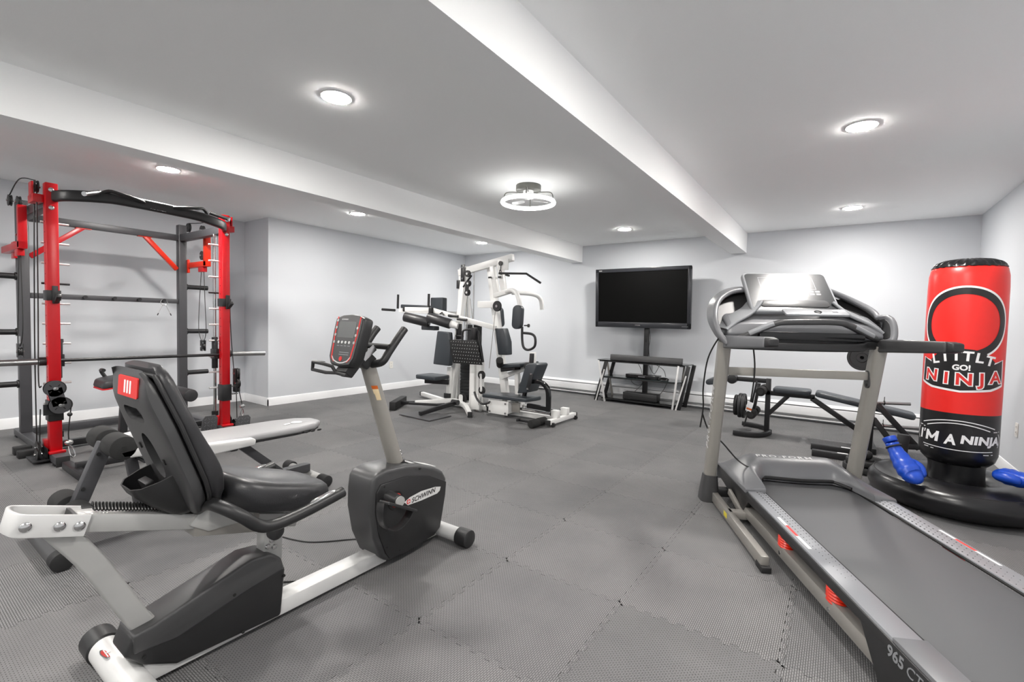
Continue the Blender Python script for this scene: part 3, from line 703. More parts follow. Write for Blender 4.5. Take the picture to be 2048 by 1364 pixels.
# ------------------------------------------------------------------ recumbent exercise bike
bk = thing('exercise_bike', 'black and silver recumbent exercise bike with console and padded seat', 'exercise bike', (-1.83, 1.15, 0))
CX = -1.83
obj('main_rail', G().prism([(0.52, 0.020), (1.52, 0.020), (1.52, 0.082), (0.52, 0.082)], YZ, CX-0.045, CX+0.045), 'bright_silver', bk, bev=0.006)
rs = obj('rear_stabilizer', G().cyl((-2.07, 0.500, 0.052), (-1.60, 0.500, 0.052), 0.046, n=32), 'bright_silver', bk)
for xa, xb in ((-2.125, -2.03), (-1.63, -1.535)):
    obj('end_cap', G().lathe([(0, -0.0475), (0.046, -0.0475), (0.052, -0.042), (0.052, 0.042), (0.046, 0.0475), (0, 0.0475)], ((xa+xb)/2, 0.500, 0.052), (1, 0, 0), 32), 'black_plastic', rs)
e = obj('maker_emblem', G().lathe([(0, 0), (0.026, 0), (0.026, 0.003), (0, 0.003)], (0, 0, 0), n=24).xf(lambda v: V3((-1.93+v[0]*1.5*0.8, 0.475+v[1]*0.55, 0.0935+v[2]-v[1]*0.3))), 'chrome', rs)
obj('emblem_field', G().lathe([(0, 0), (0.021, 0), (0.021, 0.0036), (0, 0.0036)], (0, 0, 0), n=24).xf(lambda v: V3((-1.93+v[0]*1.5*0.8, 0.475+v[1]*0.55, 0.0937+v[2]-v[1]*0.3))), 'red_print', e)
obj('emblem_cross', G().box((-1.93, 0.475, 0.098), (0.05, 0.003, 0.001)).box((-1.93, 0.475, 0.098), (0.004, 0.022, 0.001)), 'white_print', e)
fs_ = obj('front_stabilizer', G().cyl((-2.08, 1.905, 0.047), (-1.63, 1.905, 0.047), 0.038, n=30), 'bright_silver', bk)
for xa, xb in ((-2.11, -2.03), (-1.655, -1.575)):
    obj('end_cap', G().lathe([(0, -0.04), (0.041, -0.04), (0.046, -0.036), (0.046, 0.036), (0.041, 0.04), (0, 0.04)], ((xa+xb)/2, 1.905, 0.047), (1, 0, 0), 30), 'black_plastic', fs_)
obj('stabilizer_neck', G().span((CX-0.04, 1.80, 0.02), (CX+0.04, 1.905, 0.08)), 'silver_paint', bk, bev=0.006)
# rear plastic cover over the rail
cov = [(0.478, 0.150), (0.500, 0.205), (0.555, 0.212), (0.86, 0.300), (0.935, 0.292), (0.972, 0.262), (0.995, 0.214), (0.978, 0.030), (0.62, 0.045), (0.53, 0.095)]
rcv = obj('rear_cover', G().prism(cov, YZ, CX-0.062, CX+0.062), 'black_plastic', bk, bev=0.012, seg=3)
top = [(0.50, 0.209), (0.555, 0.217), (0.86, 0.306), (0.935, 0.298), (0.976, 0.265), (0.990, 0.215), (0.84, 0.19), (0.62, 0.135), (0.50, 0.145)]
obj('cover_upper_shell', G().prism(top, YZ, CX-0.066, CX+0.066), 'charcoal_plastic', rcv, bev=0.010, seg=3)
for y, z in ((0.985, 0.19), (0.80, 0.20), (0.53, 0.125), (0.83, 0.045)): obj('screw_hole', G().cyl((CX+0.0625, y, z), (CX+0.0668, y, z), 0.006, n=10), 'dark_gap', rcv)
# rear strut and seat rail
obj('rear_strut', G().sweep(smooth_path([(CX, 0.335, 0.60), (CX, 0.42, 0.46), (CX, 0.50, 0.29), (CX, 0.545, 0.205), (CX, 0.60, 0.165)], 5), [(x, y) for x, y in rrect(0.055, 0.062, 0.008)], up=(0, 1, 0.4)), 'silver_paint', bk)
obj('seat_rail', G().bar((CX, 0.375, 0.605), (CX, 1.055, 0.385), 0.085, 0.052), 'silver_paint', bk, bev=0.004)
obj('rail_end_cap', G().bar((CX, 0.368, 0.607), (CX, 0.376, 0.605), 0.08, 0.05), 'black_plastic', bk)
obj('front_post', G().bar((CX, 0.965, 0.40), (CX, 0.955, 0.10), 0.06, 0.075, up=(0, 1, 0)), 'silver_paint', bk, bev=0.005)
# carry handle: strap bent round the rail end
strap = [(CX+0.052, 0.40, 0.594), (CX+0.052, 0.32, 0.620), (CX+0.050, 0.265, 0.638), (CX+0.03, 0.248, 0.646), (CX, 0.243, 0.648), (CX-0.03, 0.248, 0.646), (CX-0.050, 0.265, 0.638), (CX-0.052, 0.32, 0.620), (CX-0.052, 0.40, 0.594)]
hd = obj('carry_handle', G().sweep(smooth_path(strap, 5), rrect(0.009, 0.062, 0.004, 2), up=(0, 0.25, 1)), 'bright_silver', bk)
for y in (0.272, 0.34, 0.382):
    z = 0.594+(0.40-y)*0.32
    b = obj('bolt', G().lathe([(0, 0), (0.013, 0), (0.013, 0.004), (0.008, 0.008), (0, 0.009)], (CX+0.057, y, z), (1, 0, 0), 18), 'chrome', hd)
# coiled pulse cord on the rail
pts = [(CX+0.0, 0.40, 0.632)]
for k in range(24*12+1):
    a = 2*PI*k/12; f = k/(24*12); y = 0.42+0.20*f; pts.append((CX+0.012+0.013*math.cos(a), y, 0.6365-(y-0.375)*0.3235+0.013+0.013*math.sin(a)))
pts += [(CX+0.0, 0.64, 0.575), (CX+0.0, 0.67, 0.572), (CX+0.02, 0.70, 0.585)]
obj('coiled_cord', G().tube(pts, 0.0024, 5), 'cable_black', bk)
# seat carriage
obj('seat_carriage', G().prism([(0.66, 0.50), (0.70, 0.55), (0.80, 0.53), (0.87, 0.49), (0.88, 0.455), (0.72, 0.46)], YZ, CX-0.058, CX+0.058), 'silver_paint', bk, bev=0.008)
obj('carriage_collar', G().prism([(0.675, 0.456), (0.69, 0.55), (0.90, 0.49), (0.895, 0.395)], YZ, CX-0.050, CX+0.050), 'grey_steel', bk, bev=0.004)
obj('carriage_knob', G().lathe([(0, 0), (0.018, 0), (0.018, 0.02), (0.030, 0.024), (0.030, 0.044), (0.022, 0.05), (0, 0.05)], (CX+0.042, 0.945, 0.385), (1, 0, 0), 20), 'black_plastic', bk)
for y, z in ((0.955, 0.335), (0.94, 0.315), (0.965, 0.305)): obj('bolt', G().lathe([(0, 0), (0.011, 0), (0.009, 0.006), (0, 0.008)], (CX+0.031, y, z), (1, 0, 0), 14), 'chrome', bk)
# moulded seat
rings = []
M = 40
def seat_ring(k, z, sh):
    R = []
    for i in range(M):
        a = 2*PI*i/M; c, s = math.cos(a), math.sin(a); e = 0.62
        x = 0.185*k*math.copysign(abs(c)**e, c); y = 0.215*k*math.copysign(abs(s)**e, s)
        x *= 1.0-0.10*(y/0.215); dz = 0.0
        dz += -0.020*math.exp(-((x/0.085)**2+((y-0.0)/0.12)**2))*sh + 0.020*sh*max(0, -y/0.2)**2
        zz = z+dz
        R.append(V3((CX+x, 0.955+y, zz + 0.545-0.29*y)))
    return R
for k, z, sh in ((0.86, -0.065, 0), (0.95, -0.055, 0), (1.0, -0.02, 0), (1.0, 0.012, 0), (0.97, 0.032, 0.3), (0.90, 0.043, 0.8), (0.75, 0.046, 1), (0.5, 0.046, 1), (0.25, 0.046, 1), (0.05, 0.046, 1)): rings.append(seat_ring(k, z, sh))
obj('seat', G().loft(rings), 'black_vinyl', bk, angle=60)
# backrest: hard shell with carry slot, cushion in front
BT = V3((0, -0.335, 0.942)).normalized(); BN = V3((0, 0.942, 0.335)); B0 = V3((CX, 0.655, 0.575))
def back_pt(x, s, d): return B0 + V3((x, 0, 0)) + BT*s + BN*d
def half_w(s):
    if s < 0.10: return 0.125+0.055*(s/0.10)**0.6
    if s < 0.30: return 0.180
    return 0.180-0.035*((s-0.30)/0.17)
def back_rings(d0, d1, grow, s0, s1, bulge=0.0, slant=0.0):
    rings = []
    N = 20
    for i in range(N+1):
        s = s0+(s1-s0)*i/N; w = half_w(max(s, 0))*grow
        ed = min(1, min(i, N-i)/2.2+0.35); th = (d1-d0)*(0.45+0.55*ed); mid = (d0+d1)/2
        w *= (0.80+0.20*ed)
        bend = 0.045*max(0, 0.16-s)/0.16 if bulge else 0
        R = []
        for k in range(28):
            a = 2*PI*k/28; c, q = math.cos(a), math.sin(a); e = 0.42
            x = w*math.copysign(abs(c)**e, c); d = mid + th/2*math.copysign(abs(q)**e, q) + (bulge*math.exp(-((s-0.12)/0.11)**2) if q > 0 else 0)
            if slant and s > 0.40 and q < 0: d += slant*(s-0.40)/0.075*abs(math.copysign(abs(q)**e, q))
            R.append(back_pt(x, s, d))
        rings.append(R)
    return rings
sh = obj('back_shell', G().loft(back_rings(-0.012, 0.040, 1.0, -0.02, 0.485, 0.0, 0.030)), 'charcoal_plastic', bk, angle=50)
g = G().prism(rrect(0.15, 0.052, 0.025, 5), lambda x, y, tt: back_pt(x, 0.345+y, tt), -0.05, 0.016)
g.v = [tuple(V3(v)-V3(bk['_o'])) for v in g.v]; cut(sh, g)
g = G().prism([(0.05*math.cos(a*PI/12), 0.085*math.sin(a*PI/12)) for a in range(24)], lambda x, y, tt: back_pt(x, 0.190+y, tt), -0.05, 0.022)
g.v = [tuple(V3(v)-V3(bk['_o'])) for v in g.v]; cut(sh, g)
obj('recess_boss', G().ball((0, 0, 0), 0.03, 16, (0.9, 0.7, 1.5)).xf(lambda v: back_pt(v[0], 0.195+v[2], 0.020+v[1])), 'charcoal_plastic', sh)
for x, s in ((0.085, 0.185), (-0.085, 0.215)): obj('bolt_slot', G().prism(rrect(0.011, 0.022, 0.005), lambda a, b, tt, x=x, s=s: back_pt(x+a, s+b, tt), -0.0155, -0.010), 'dark_gap', sh)
obj('back_cushion', G().loft(back_rings(0.038, 0.088, 1.03, -0.025, 0.485, 0.018)), 'black_vinyl', bk, angle=60)
obj('cushion_piping', G().tube([back_pt(p[0], p[1], 0.040) for p in [(half_w(max(0, s))*1.035*(0.86 if s in (-0.02, 0.47) else 1), s) for s in (-0.02, 0.0, 0.05, 0.1, 0.15, 0.2, 0.25, 0.3, 0.35, 0.4, 0.44, 0.465)]] + [back_pt(-p[0], p[1], 0.040) for p in [(half_w(max(0, s))*1.035, s) for s in (0.465, 0.44, 0.4, 0.35, 0.3, 0.25, 0.2, 0.15, 0.1, 0.05, 0.0, -0.02)]], 0.007, 8, closed=True), 'black_plastic', bk)
def lab(x, y, o): return back_pt(x+0.015, 0.437+y*0.92, 0.0035+y*0.39-o)
lb = obj('warning_label', G().prism(rrect(0.17, 0.062, 0.006), lab, 0.0, 0.004), 'red_print', sh)
for k in range(3): obj('label_line', G().prism(rrect(0.013, 0.040, 0.002), lambda x, y, o, k=k: lab(-0.022+k*0.024+x, y, o), 0.004, 0.0048), 'white_print', lb)
# bottle pocket on the shell
prings = []
for s, d, w in ((0.135, -0.125, 0.085), (0.10, -0.12, 0.088), (0.05, -0.095, 0.085), (0.0, -0.062, 0.075), (-0.02, -0.045, 0.06)):
    prings.append([back_pt(w*1.15*x, s, d*y+0.012) for x, y in ((-1, 0), (-1, 0.45), (-0.8, 0.85), (-0.45, 1), (0.45, 1), (0.8, 0.85), (1, 0.45), (1, 0))])
inner = [[p+(BN*0.006)*1 for p in r] for r in prings]
def pk(off):
    out = []
    for r in prings:
        c = sum(r, V3((0, 0, 0)))/len(r); out.append([c+(p-c)*off for p in r])
    return out
po, pi_ = pk(1.0), pk(0.93)
g = G(); n8 = 8
vs = [p for r in po for p in r]+[p for r in pi_ for p in r]; off = len(po)*n8; fs2 = []
for i in range(len(po)-1):
    for k in range(n8-1):
        fs2.append((i*n8+k, i*n8+k+1, (i+1)*n8+k+1, (i+1)*n8+k)); fs2.append((off+i*n8+k+1, off+i*n8+k, off+(i+1)*n8+k, off+(i+1)*n8+k+1))
for k in range(n8-1): fs2.append((k+1, k, off+k, off+k+1))
fs2.append(tuple((len(po)-1)*n8+k for k in range(n8)))
obj('bottle_pocket', g.add(vs, fs2), 'black_plastic', sh, angle=60)
obj('pocket_clip', G().prism(rrect(0.07, 0.05, 0.006), lambda x, y, tt: back_pt(x-0.01, 0.10+y, tt), -0.07, -0.045), 'black_plastic', sh, bev=0.004)
# arm rests
for s in (1, -1):
    x = CX+(0.225 if s == 1 else -0.29)
    ap = smooth_path([(CX+s*0.06, 0.685, 0.555), (CX+s*0.12, 0.69, 0.585), (CX+s*0.185, 0.705, 0.585), (x, 0.75, 0.55), (x+s*0.004, 0.805, 0.50), (x+s*0.005, 0.86, 0.484), (x+s*0.005, 0.96, 0.492), (x+s*0.005, 1.08, 0.512), (x+s*0.005, 1.135, 0.523)], 6)
    ar = obj('arm_rest', G().tube(ap, 0.021, 16), 'black_plastic', bk)
    gp = [(x+s*0.005, 1.02, 0.522), (x+s*0.005, 1.06, 0.532), (x+s*0.005, 1.12, 0.545), (x+s*0.005, 1.135, 0.545)]
    obj('pulse_plate', G().sweep([(x+s*0.005, 0.99, 0.513), (x+s*0.005, 1.005, 0.519), (x+s*0.005, 1.085, 0.534), (x+s*0.005, 1.10, 0.536)], rrect(0.024, 0.012, 0.005), scales=[0.4, 1, 1, 0.5]), 'chrome', ar)
# drive housing
hs = [(1.385, 0.31), (1.387, 0.40), (1.395, 0.46), (1.415, 0.486), (1.48, 0.498), (1.60, 0.49), (1.70, 0.470), (1.80, 0.432), (1.87, 0.392), (1.902, 0.345), (1.898, 0.28), (1.88, 0.18), (1.855, 0.08), (1.82, 0.05), (1.60, 0.036), (1.49, 0.040), (1.455, 0.075), (1.41, 0.18)]
ho = obj('drive_housing', G().prism(hs, YZ, CX-0.10, CX+0.085), 'charcoal_plastic', bk, bev=0.022, seg=4)
sd = [(1.415, 0.40), (1.44, 0.435), (1.60, 0.435), (1.75, 0.40), (1.86, 0.345), (1.888, 0.33), (1.882, 0.26), (1.845, 0.09), (1.80, 0.062), (1.60, 0.048), (1.50, 0.055), (1.475, 0.09), (1.435, 0.19), (1.412, 0.31)]
sp = obj('side_panel', G().prism(sd, YZ, CX+0.080, CX+0.093), 'black_plastic', ho, bev=0.004)
obj('side_panel', G().prism(sd, YZ, CX-0.108, CX-0.095), 'black_plastic', ho, bev=0.004)
obj('top_decal', G().prism([(1.64, 0.489), (1.84, 0.42), (1.84, 0.416), (1.64, 0.485)], YZ, CX-0.03, CX+0.055), 'bright_silver', ho)
sw = [(1.565, 0.287), (1.585, 0.308), (1.62, 0.322), (1.70, 0.331), (1.80, 0.325), (1.842, 0.315), (1.835, 0.295), (1.815, 0.285), (1.70, 0.282)]
dc = obj('brand_decal', G().prism(sw, YZ, CX+0.092, CX+0.0938), 'bright_silver', sp)
fm = frame_map((CX+0.0940, 1.715, 0.3045), (0, 1, 0.05), (0, 0, 1))
obj('brand_lettering', slab(lettering('SCHWINN', 0.034, 0.02, 0.25, 1.05), 0.0006).xf(lambda v: fm(v)), 'black_print', dc)
obj('brand_star', G().cyl((CX+0.0935, 1.612, 0.303), (CX+0.0946, 1.612, 0.303), 0.0125, n=20), 'red_print', dc)
obj('star_cross', G().box((CX+0.0949, 1.612, 0.303), (0.0004, 0.004, 0.020)).box((CX+0.0949, 1.612, 0.303), (0.0004, 0.020, 0.004)), 'white_print', dc)
for y, z in ((1.46, 0.42), (1.69, 0.45), (1.88, 0.06), (1.56, 0.075), (1.48, 0.12)): obj('screw_hole', G().cyl((CX+0.086, y, z), (CX+0.0942, y, z), 0.005, n=10), 'dark_gap', ho)
# crank and pedal
ck = obj('crank', G().lathe([(0, 0), (0.050, 0), (0.046, 0.006), (0, 0.008)], (CX+0.090, 1.528, 0.335), (1, 0, 0), 28), 'black_print', bk)
obj('crank_hub', G().lathe([(0, 0), (0.034, 0), (0.031, 0.006), (0, 0.007)], (CX+0.097, 1.53, 0.335), (1, 0, 0), 24), 'red_print', ck)
obj('crank_nut', G().lathe([(0, 0), (0.014, 0), (0.012, 0.012), (0, 0.014)], (CX+0.103, 1.53, 0.335), (1, 0, 0), 16), 'chrome', ck)
obj('crank_arm', G().bar((CX+0.112, 1.53, 0.335), (CX+0.116, 1.60, 0.27), 0.022, 0.014, up=(1, 0, 0)).bar((CX+0.112, 1.53, 0.335), (CX+0.116, 1.46, 0.365), 0.022, 0.014, up=(1, 0, 0)), 'black_paint', ck, bev=0.004)
pd = obj('pedal', G().cyl((CX+0.125, 1.455, 0.385), (CX+0.215, 1.445, 0.385), 0.027, n=18), 'black_plastic', bk)
obj('pedal_plate', G().bar((CX+0.21, 1.36, 0.405), (CX+0.19, 1.55, 0.305), 0.06, 0.014), 'black_plastic', pd, bev=0.004)
obj('pedal_end', G().cyl((CX+0.213, 1.445, 0.385), (CX+0.222, 1.444, 0.385), 0.024, n=18), 'silver_paint', pd)
sp_ = [(CX+0.19, 1.36, 0.40), (CX+0.20, 1.345, 0.36), (CX+0.20, 1.36, 0.30), (CX+0.195, 1.41, 0.258), (CX+0.19, 1.47, 0.255), (CX+0.185, 1.52, 0.28), (CX+0.18, 1.545, 0.31)]
obj('pedal_strap', G().sweep(smooth_path(sp_, 5), rrect(0.004, 0.045, 0.0018, 2), up=(1, 0, 0)), 'black_plastic', pd)
# mast and console
ms = obj('mast', G().cyl((CX, 1.618, 0.45), (CX, 1.420, 1.02), 0.040, 0.034, n=28), 'taupe_paint', bk)
obj('mast_collar', G().cyl((CX, 1.622, 0.44), (CX, 1.607, 0.492), 0.047, 0.044, n=28), 'black_plastic', ms)
for z in (0.525, 0.545): obj('bolt', G().ball((CX+0.02, 1.635-(z-0.45)*0.35+0.012, z), 0.010, 10), 'chrome', ms)
ml = obj('caution_label', G().prism(rrect(0.055, 0.072, 0.003), lambda x, y, tt: (CX+0.0, 0, 0), 0, 1) if False else G().add([(CX+0.0385*math.cos(a), 1.478-0.0385*math.sin(-a)*1.0-(z-0.86)*0.347, z) for z in (0.825, 0.880) for a in [-1.35+0.14*k for k in range(9)]], [(k, k+1, 10+k, 9+k) for k in range(8)]), 'label_cream', ms)
obj('caution_header', G().add([(CX+0.0386*math.cos(a), 1.478-0.0386*math.sin(-a)-(z-0.86)*0.347, z) for z in (0.880, 0.897) for a in [-1.35+0.14*k for k in range(9)]], [(k, k+1, 10+k, 9+k) for k in range(8)]), 'label_orange', ml)
CN = V3((0, -0.97, 0.245)).normalized(); CU = V3((0, 0.245, 0.97)).normalized(); C0 = V3((CX-0.015, 1.315, 1.115))
def con(x, y, d): return C0+V3((x, 0, 0))+CU*y+CN*d
co = [(-0.105, 0.105), (-0.06, 0.118), (0, 0.122), (0.06, 0.118), (0.105, 0.105), (0.106, 0.05), (0.096, -0.085), (0.075, -0.118), (0.02, -0.124), (-0.02, -0.124), (-0.075, -0.118), (-0.096, -0.085), (-0.106, 0.05)]
cs = obj('console', G().prism(co, con, -0.055, 0.0), 'black_plastic', bk, bev=0.012, seg=3)
fc = obj('console_face', G().prism([(x*0.9, y*0.93) for x, y in co], con, 0.0, 0.003), 'charcoal_plastic', cs)
obj('console_screen', G().prism(rrect(0.125, 0.075, 0.006), lambda x, y, d: con(x, y+0.048, d), 0.003, 0.0042), 'lcd_grey', cs)
for s in (-1, 1):
    obj('red_stripe', G().prism([(s*0.078, 0.108), (s*0.086, 0.108), (s*0.084, 0.02), (s*0.072, -0.085), (s*0.048, -0.104), (s*0.044, -0.098), (s*0.064, -0.08), (s*0.076, 0.02)], con, 0.003, 0.0040), 'red_print', fc)
    obj('silver_stripe', G().prism([(s*0.064, -0.078), (s*0.068, -0.078), (s*0.052, -0.098), (s*0.02, -0.108), (0, -0.110), (0, -0.105), (s*0.02, -0.103), (s*0.048, -0.094)], con, 0.003, 0.0041), 'bright_silver', fc)
    for k in range(4):
        if s == 1 and k == 0: continue
        obj('button', G().cyl(con(s*0.076+0.002*s*(1-k), 0.09-k*0.034, 0.003), con(s*0.076+0.002*s*(1-k), 0.09-k*0.034, 0.006), 0.0065, n=14), 'silver_paint', cs)
for k in range(4):
    b = obj('button', G().cyl(con(-0.039+k*0.026, -0.012, 0.003), con(-0.039+k*0.026, -0.012, 0.006), 0.0065, n=14), 'bright_silver', cs)
    obj('button_caption', G().prism(rrect(0.018, 0.003, 0.001), lambda x, y, d, k=k: con(-0.039+k*0.026+x, -0.028+y, d), 0.003, 0.0036), 'light_grey_plastic', cs)
obj('console_crest', G().cyl(con(0, -0.088, 0.003), con(0, -0.088, 0.0045), 0.011, n=18), 'red_print', cs)
fm = frame_map(con(-0.03, 0.095, 0.0033), (1, 0, 0), tuple(CU))
obj('console_lettering', slab(lettering('SCHWINN', 0.010, 0.01, 0.2), 0.0004).xf(lambda v: fm(v)), 'white_print', cs)
for dy in (-0.058, -0.068): obj('caption_line', G().prism(rrect(0.07, 0.003, 0.001), lambda x, y, d, dy=dy: con(x+0.015, dy+y, d), 0.003, 0.0036), 'light_grey_plastic', cs)
br = obj('console_bracket', G().bar(con(0, -0.03, -0.05), (CX, 1.43, 1.0), 0.09, 0.07).bar(con(0, -0.10, -0.06), con(0, -0.155, -0.03), 0.08, 0.05), 'black_plastic', bk, bev=0.006)
obj('bracket_plate', G().bar((CX+0.048, 1.365, 1.03), (CX+0.048, 1.43, 1.08), 0.03, 0.006, up=(1, 0, 0)), 'chrome', br)
obj('book_rest', G().tube([con(-0.115, -0.115, 0.0), con(-0.12, -0.12, 0.055), con(-0.02, -0.125, 0.065), con(0.02, -0.13, 0.05), con(0.03, -0.155, 0.03), con(0.09, -0.16, 0.02)], 0.008, 8).tube([con(-0.12, -0.12, 0.055), con(-0.12, -0.155, 0.05), con(-0.02, -0.16, 0.045), con(0.03, -0.155, 0.03)], 0.008, 8), 'black_plastic', bk)
# handlebar
for s in (1, -1):
    obj('handlebar', G().tube(smooth_path([(CX+s*0.03, 1.43, 1.0), (CX+s*0.085, 1.445, 1.015), (CX+s*0.095, 1.475, 1.06), (CX+s*0.10, 1.53, 1.13), (CX+s*0.10, 1.565, 1.168)], 5), 0.0185, 14), 'black_plastic', bk)
obj('handle_cross_tube', G().cyl((CX-0.11, 1.475, 1.083), (CX+0.10, 1.475, 1.083), 0.014, n=14), 'black_plastic', bk)
# loose mains lead of the bike
for pts in ([(-2.55, 1.35, 0.004), (-2.30, 1.42, 0.004), (-2.12, 1.60, 0.004), (-2.02, 1.62, 0.004), (-1.96, 1.50, 0.004), (-1.93, 1.43, 0.004)], [(-2.20, 1.00, 0.004), (-2.05, 1.12, 0.004), (-1.95, 1.22, 0.004), (-1.895, 1.30, 0.004)]):
    obj('power_cord', G().tube(smooth_path(pts, 8), 0.0035, 6), 'cable_black', bk)
# ------------------------------------------------------------------ white multi gym in the far left corner
mg = thing('multi_gym', 'white multi station home gym with black pads in the far corner', 'multi gym', (-3.95, 4.95, 0))
W = 'white_powder'; K = 'slate_vinyl'
Y0 = 4.95
def wbar(name, p, q, w=0.06, h=0.06, up=(0, 1, 0), m=W, par=None, bev=0.004):
    return obj(name, G().bar(p, q, w, h, up=up), m, par or mg, bev=bev)
# base
wbar('base_rail', (-4.45, 4.92, 0.045), (-2.74, 4.95, 0.045), 0.06, 0.06, (0, 0, 1))
tb = wbar('base_end', (-2.72, 4.66, 0.055), (-2.72, 5.30, 0.055), 0.06, 0.055, (0, 0, 1))
for y in (4.645, 5.31): obj('end_plug', G().box((-2.72, y, 0.055), (0.064, 0.03, 0.059)), 'rubber', tb, bev=0.006)
for y in (4.70, 5.26): obj('floor_wheel', G().cyl((-2.68, y-0.012, 0.026), (-2.68, y+0.012, 0.026), 0.026, n=18), 'black_plastic', tb)
for y in (4.85, 5.08):
    obj('rail_stop', G().span((-2.78, y-0.035, 0.08), (-2.69, y+0.035, 0.17)), W, tb, bev=0.004)
    obj('slide_rod', G().cyl((-3.42, y, 0.125), (-2.74, y, 0.115), 0.016, n=16), 'chrome', mg)
    obj('rod_stop', G().cyl((-2.80, y, 0.117), (-2.77, y, 0.117), 0.026, n=16), 'rubber', mg)
wbar('base_rail', (-4.42, 4.90, 0.045), (-5.30, 5.17, 0.055), 0.055, 0.055, (0, 0, 1))
obj('rail_plug', G().box((-5.31, 5.172, 0.055), (0.03, 0.06, 0.06)), 'rubber', mg, bev=0.004)
arc = obj('curved_foot', G().sweep(smooth_path([(-4.72, 4.48, 0.07), (-4.45, 4.68, 0.10), (-4.30, 4.78, 0.11), (-4.05, 4.72, 0.085), (-3.86, 4.58, 0.05), (-3.77, 4.50, 0.035)], 5), rrect(0.055, 0.055, 0.005, 2), up=(0, 0, 1)), W, mg)
obj('foot_plug', G().box((-3.755, 4.488, 0.034), (0.06, 0.05, 0.064), (0, 0, 0.7)), 'rubber', arc, bev=0.006)
wbar('toe_arm', (-4.72, 4.48, 0.07), (-4.93, 4.37, 0.06), 0.045, 0.045, (0, 0, 1), 'black_paint')
obj('toe_block', G().bar((-4.78, 4.13, 0.06), (-5.06, 4.58, 0.06), 0.085, 0.11, up=(0, 0, 1)), 'rubber', mg, bev=0.006)
obj('squat_plate', G().add([(-4.50, 4.00, 0.006), (-3.95, 3.97, 0.006), (-3.95, 4.36, 0.006), (-4.46, 4.37, 0.006), (-4.50, 4.00, 0.016), (-3.95, 3.97, 0.016), (-3.95, 4.36, 0.016), (-4.46, 4.37, 0.016)], [(3, 2, 1, 0), (4, 5, 6, 7), (0, 1, 5, 4), (1, 2, 6, 5), (2, 3, 7, 6), (3, 0, 4, 7)]), 'tread_plate', mg)
pl = wbar('pedal_lever', (-4.22, 4.08, 0.045), (-4.12, 4.60, 0.12), 0.05, 0.05, (0, 0, 1), 'black_paint')
obj('lever_pivot', G().cyl((-4.17, 4.62, 0.13), (-4.07, 4.62, 0.13), 0.035, n=18), 'black_paint', pl)
wbar('foot_lever', (-4.62, 4.27, 0.10), (-4.25, 4.52, 0.09), 0.03, 0.03, (0, 0, 1), 'black_paint')
# columns
wbar('front_column', (-4.40, 4.85, 0.06), (-4.28, 4.95, 1.92), 0.075, 0.07)
wbar('front_column', (-4.36, 5.20, 0.06), (-4.50, 5.25, 1.95), 0.05, 0.06)
for x in (-4.05, -3.93): wbar('center_column', (x, 4.90, 0.0), (x, 4.90, 0.66), 0.085, 0.07)
sl = wbar('slant_post', (-3.57, 5.02, 0.10), (-3.87, 5.0, 1.92), 0.085, 0.08)
top = wbar('top_beam', (-4.38, 4.95, 1.865), (-3.44, 4.90, 2.02), 0.06, 0.09, (0, 0, 1))
bk1 = obj('joint_plate', G().span((-4.31, 4.895, 1.74), (-4.24, 4.905, 1.97)), 'black_paint', top, bev=0.003)
for z in (1.78, 1.93): obj('bolt', G().cyl((-4.275, 4.895, z), (-4.275, 4.885, z), 0.014, n=12), 'chrome', bk1)
wbar('stack_header', (-4.52, 5.15, 1.93), (-4.30, 5.0, 1.93), 0.06, 0.06, (0, 0, 1))
wbar('guide_post', (-4.53, 5.12, 0.06), (-4.50, 5.12, 1.93), 0.045, 0.05)
obj('post_sleeve', G().box((-4.515, 5.085, 1.72), (0.05, 0.03, 0.12)), 'black_plastic', mg, bev=0.004)
for x in (-3.685, -3.56):
    wbar('press_link', (x, 4.90, 1.56), (x-0.10, 4.92, 1.95), 0.07, 0.06)
obj('joint_plate', G().span((-3.64, 4.84, 1.86), (-3.47, 4.85, 2.0)), W, top, bev=0.003)
for x in (-3.78, -3.62): obj('cap_plug', G().box((x, 4.865, 1.775), (0.045, 0.01, 0.022)), 'rubber', mg)
pb_ = wbar('press_beam', (-3.98, 4.90, 1.425), (-3.68, 4.90, 1.425), 0.07, 0.085, (0, 0, 1))
wbar('press_beam', (-3.72, 4.90, 1.54), (-3.42, 4.86, 1.60), 0.06, 0.06, (0, 0, 1))
pa = obj('press_arm', G().tube(smooth_path([(-3.50, 4.86, 1.585), (-3.38, 4.80, 1.60), (-3.28, 4.76, 1.56), (-3.225, 4.74, 1.47), (-3.205, 4.74, 1.38)], 6), 0.028, 16), W, mg)
obj('press_arm', G().tube(smooth_path([(-3.52, 5.0, 1.585), (-3.40, 5.32, 1.58), (-3.34, 5.42, 1.52), (-3.33, 5.45, 1.38)], 6), 0.028, 16), W, mg)
hd_ = obj('press_handle', G().tube(smooth_path([(-3.17, 4.74, 1.15), (-3.165, 4.74, 1.0), (-3.14, 4.74, 0.90), (-3.07, 4.74, 0.875), (-2.985, 4.74, 0.92), (-2.98, 4.74, 1.02), (-3.03, 4.74, 1.065), (-3.15, 4.74, 1.075)], 5), 0.0155, 12), 'black_paint', mg)
obj('press_pad', G().prism(rrect(0.135, 0.29, 0.06, 5), XZ, 4.69, 4.76).xf(lambda v: V3((-3.225+v[0]+0.05*(v[2]), v[1], 1.265+v[2]))), K, mg, bev=0.012, seg=3)
obj('press_pad', G().prism(rrect(0.135, 0.29, 0.06, 5), XZ, 5.38, 5.45).xf(lambda v: V3((-4.02+v[0]-0.12*v[2], v[1], 1.27+v[2]))), K, mg, bev=0.012, seg=3)
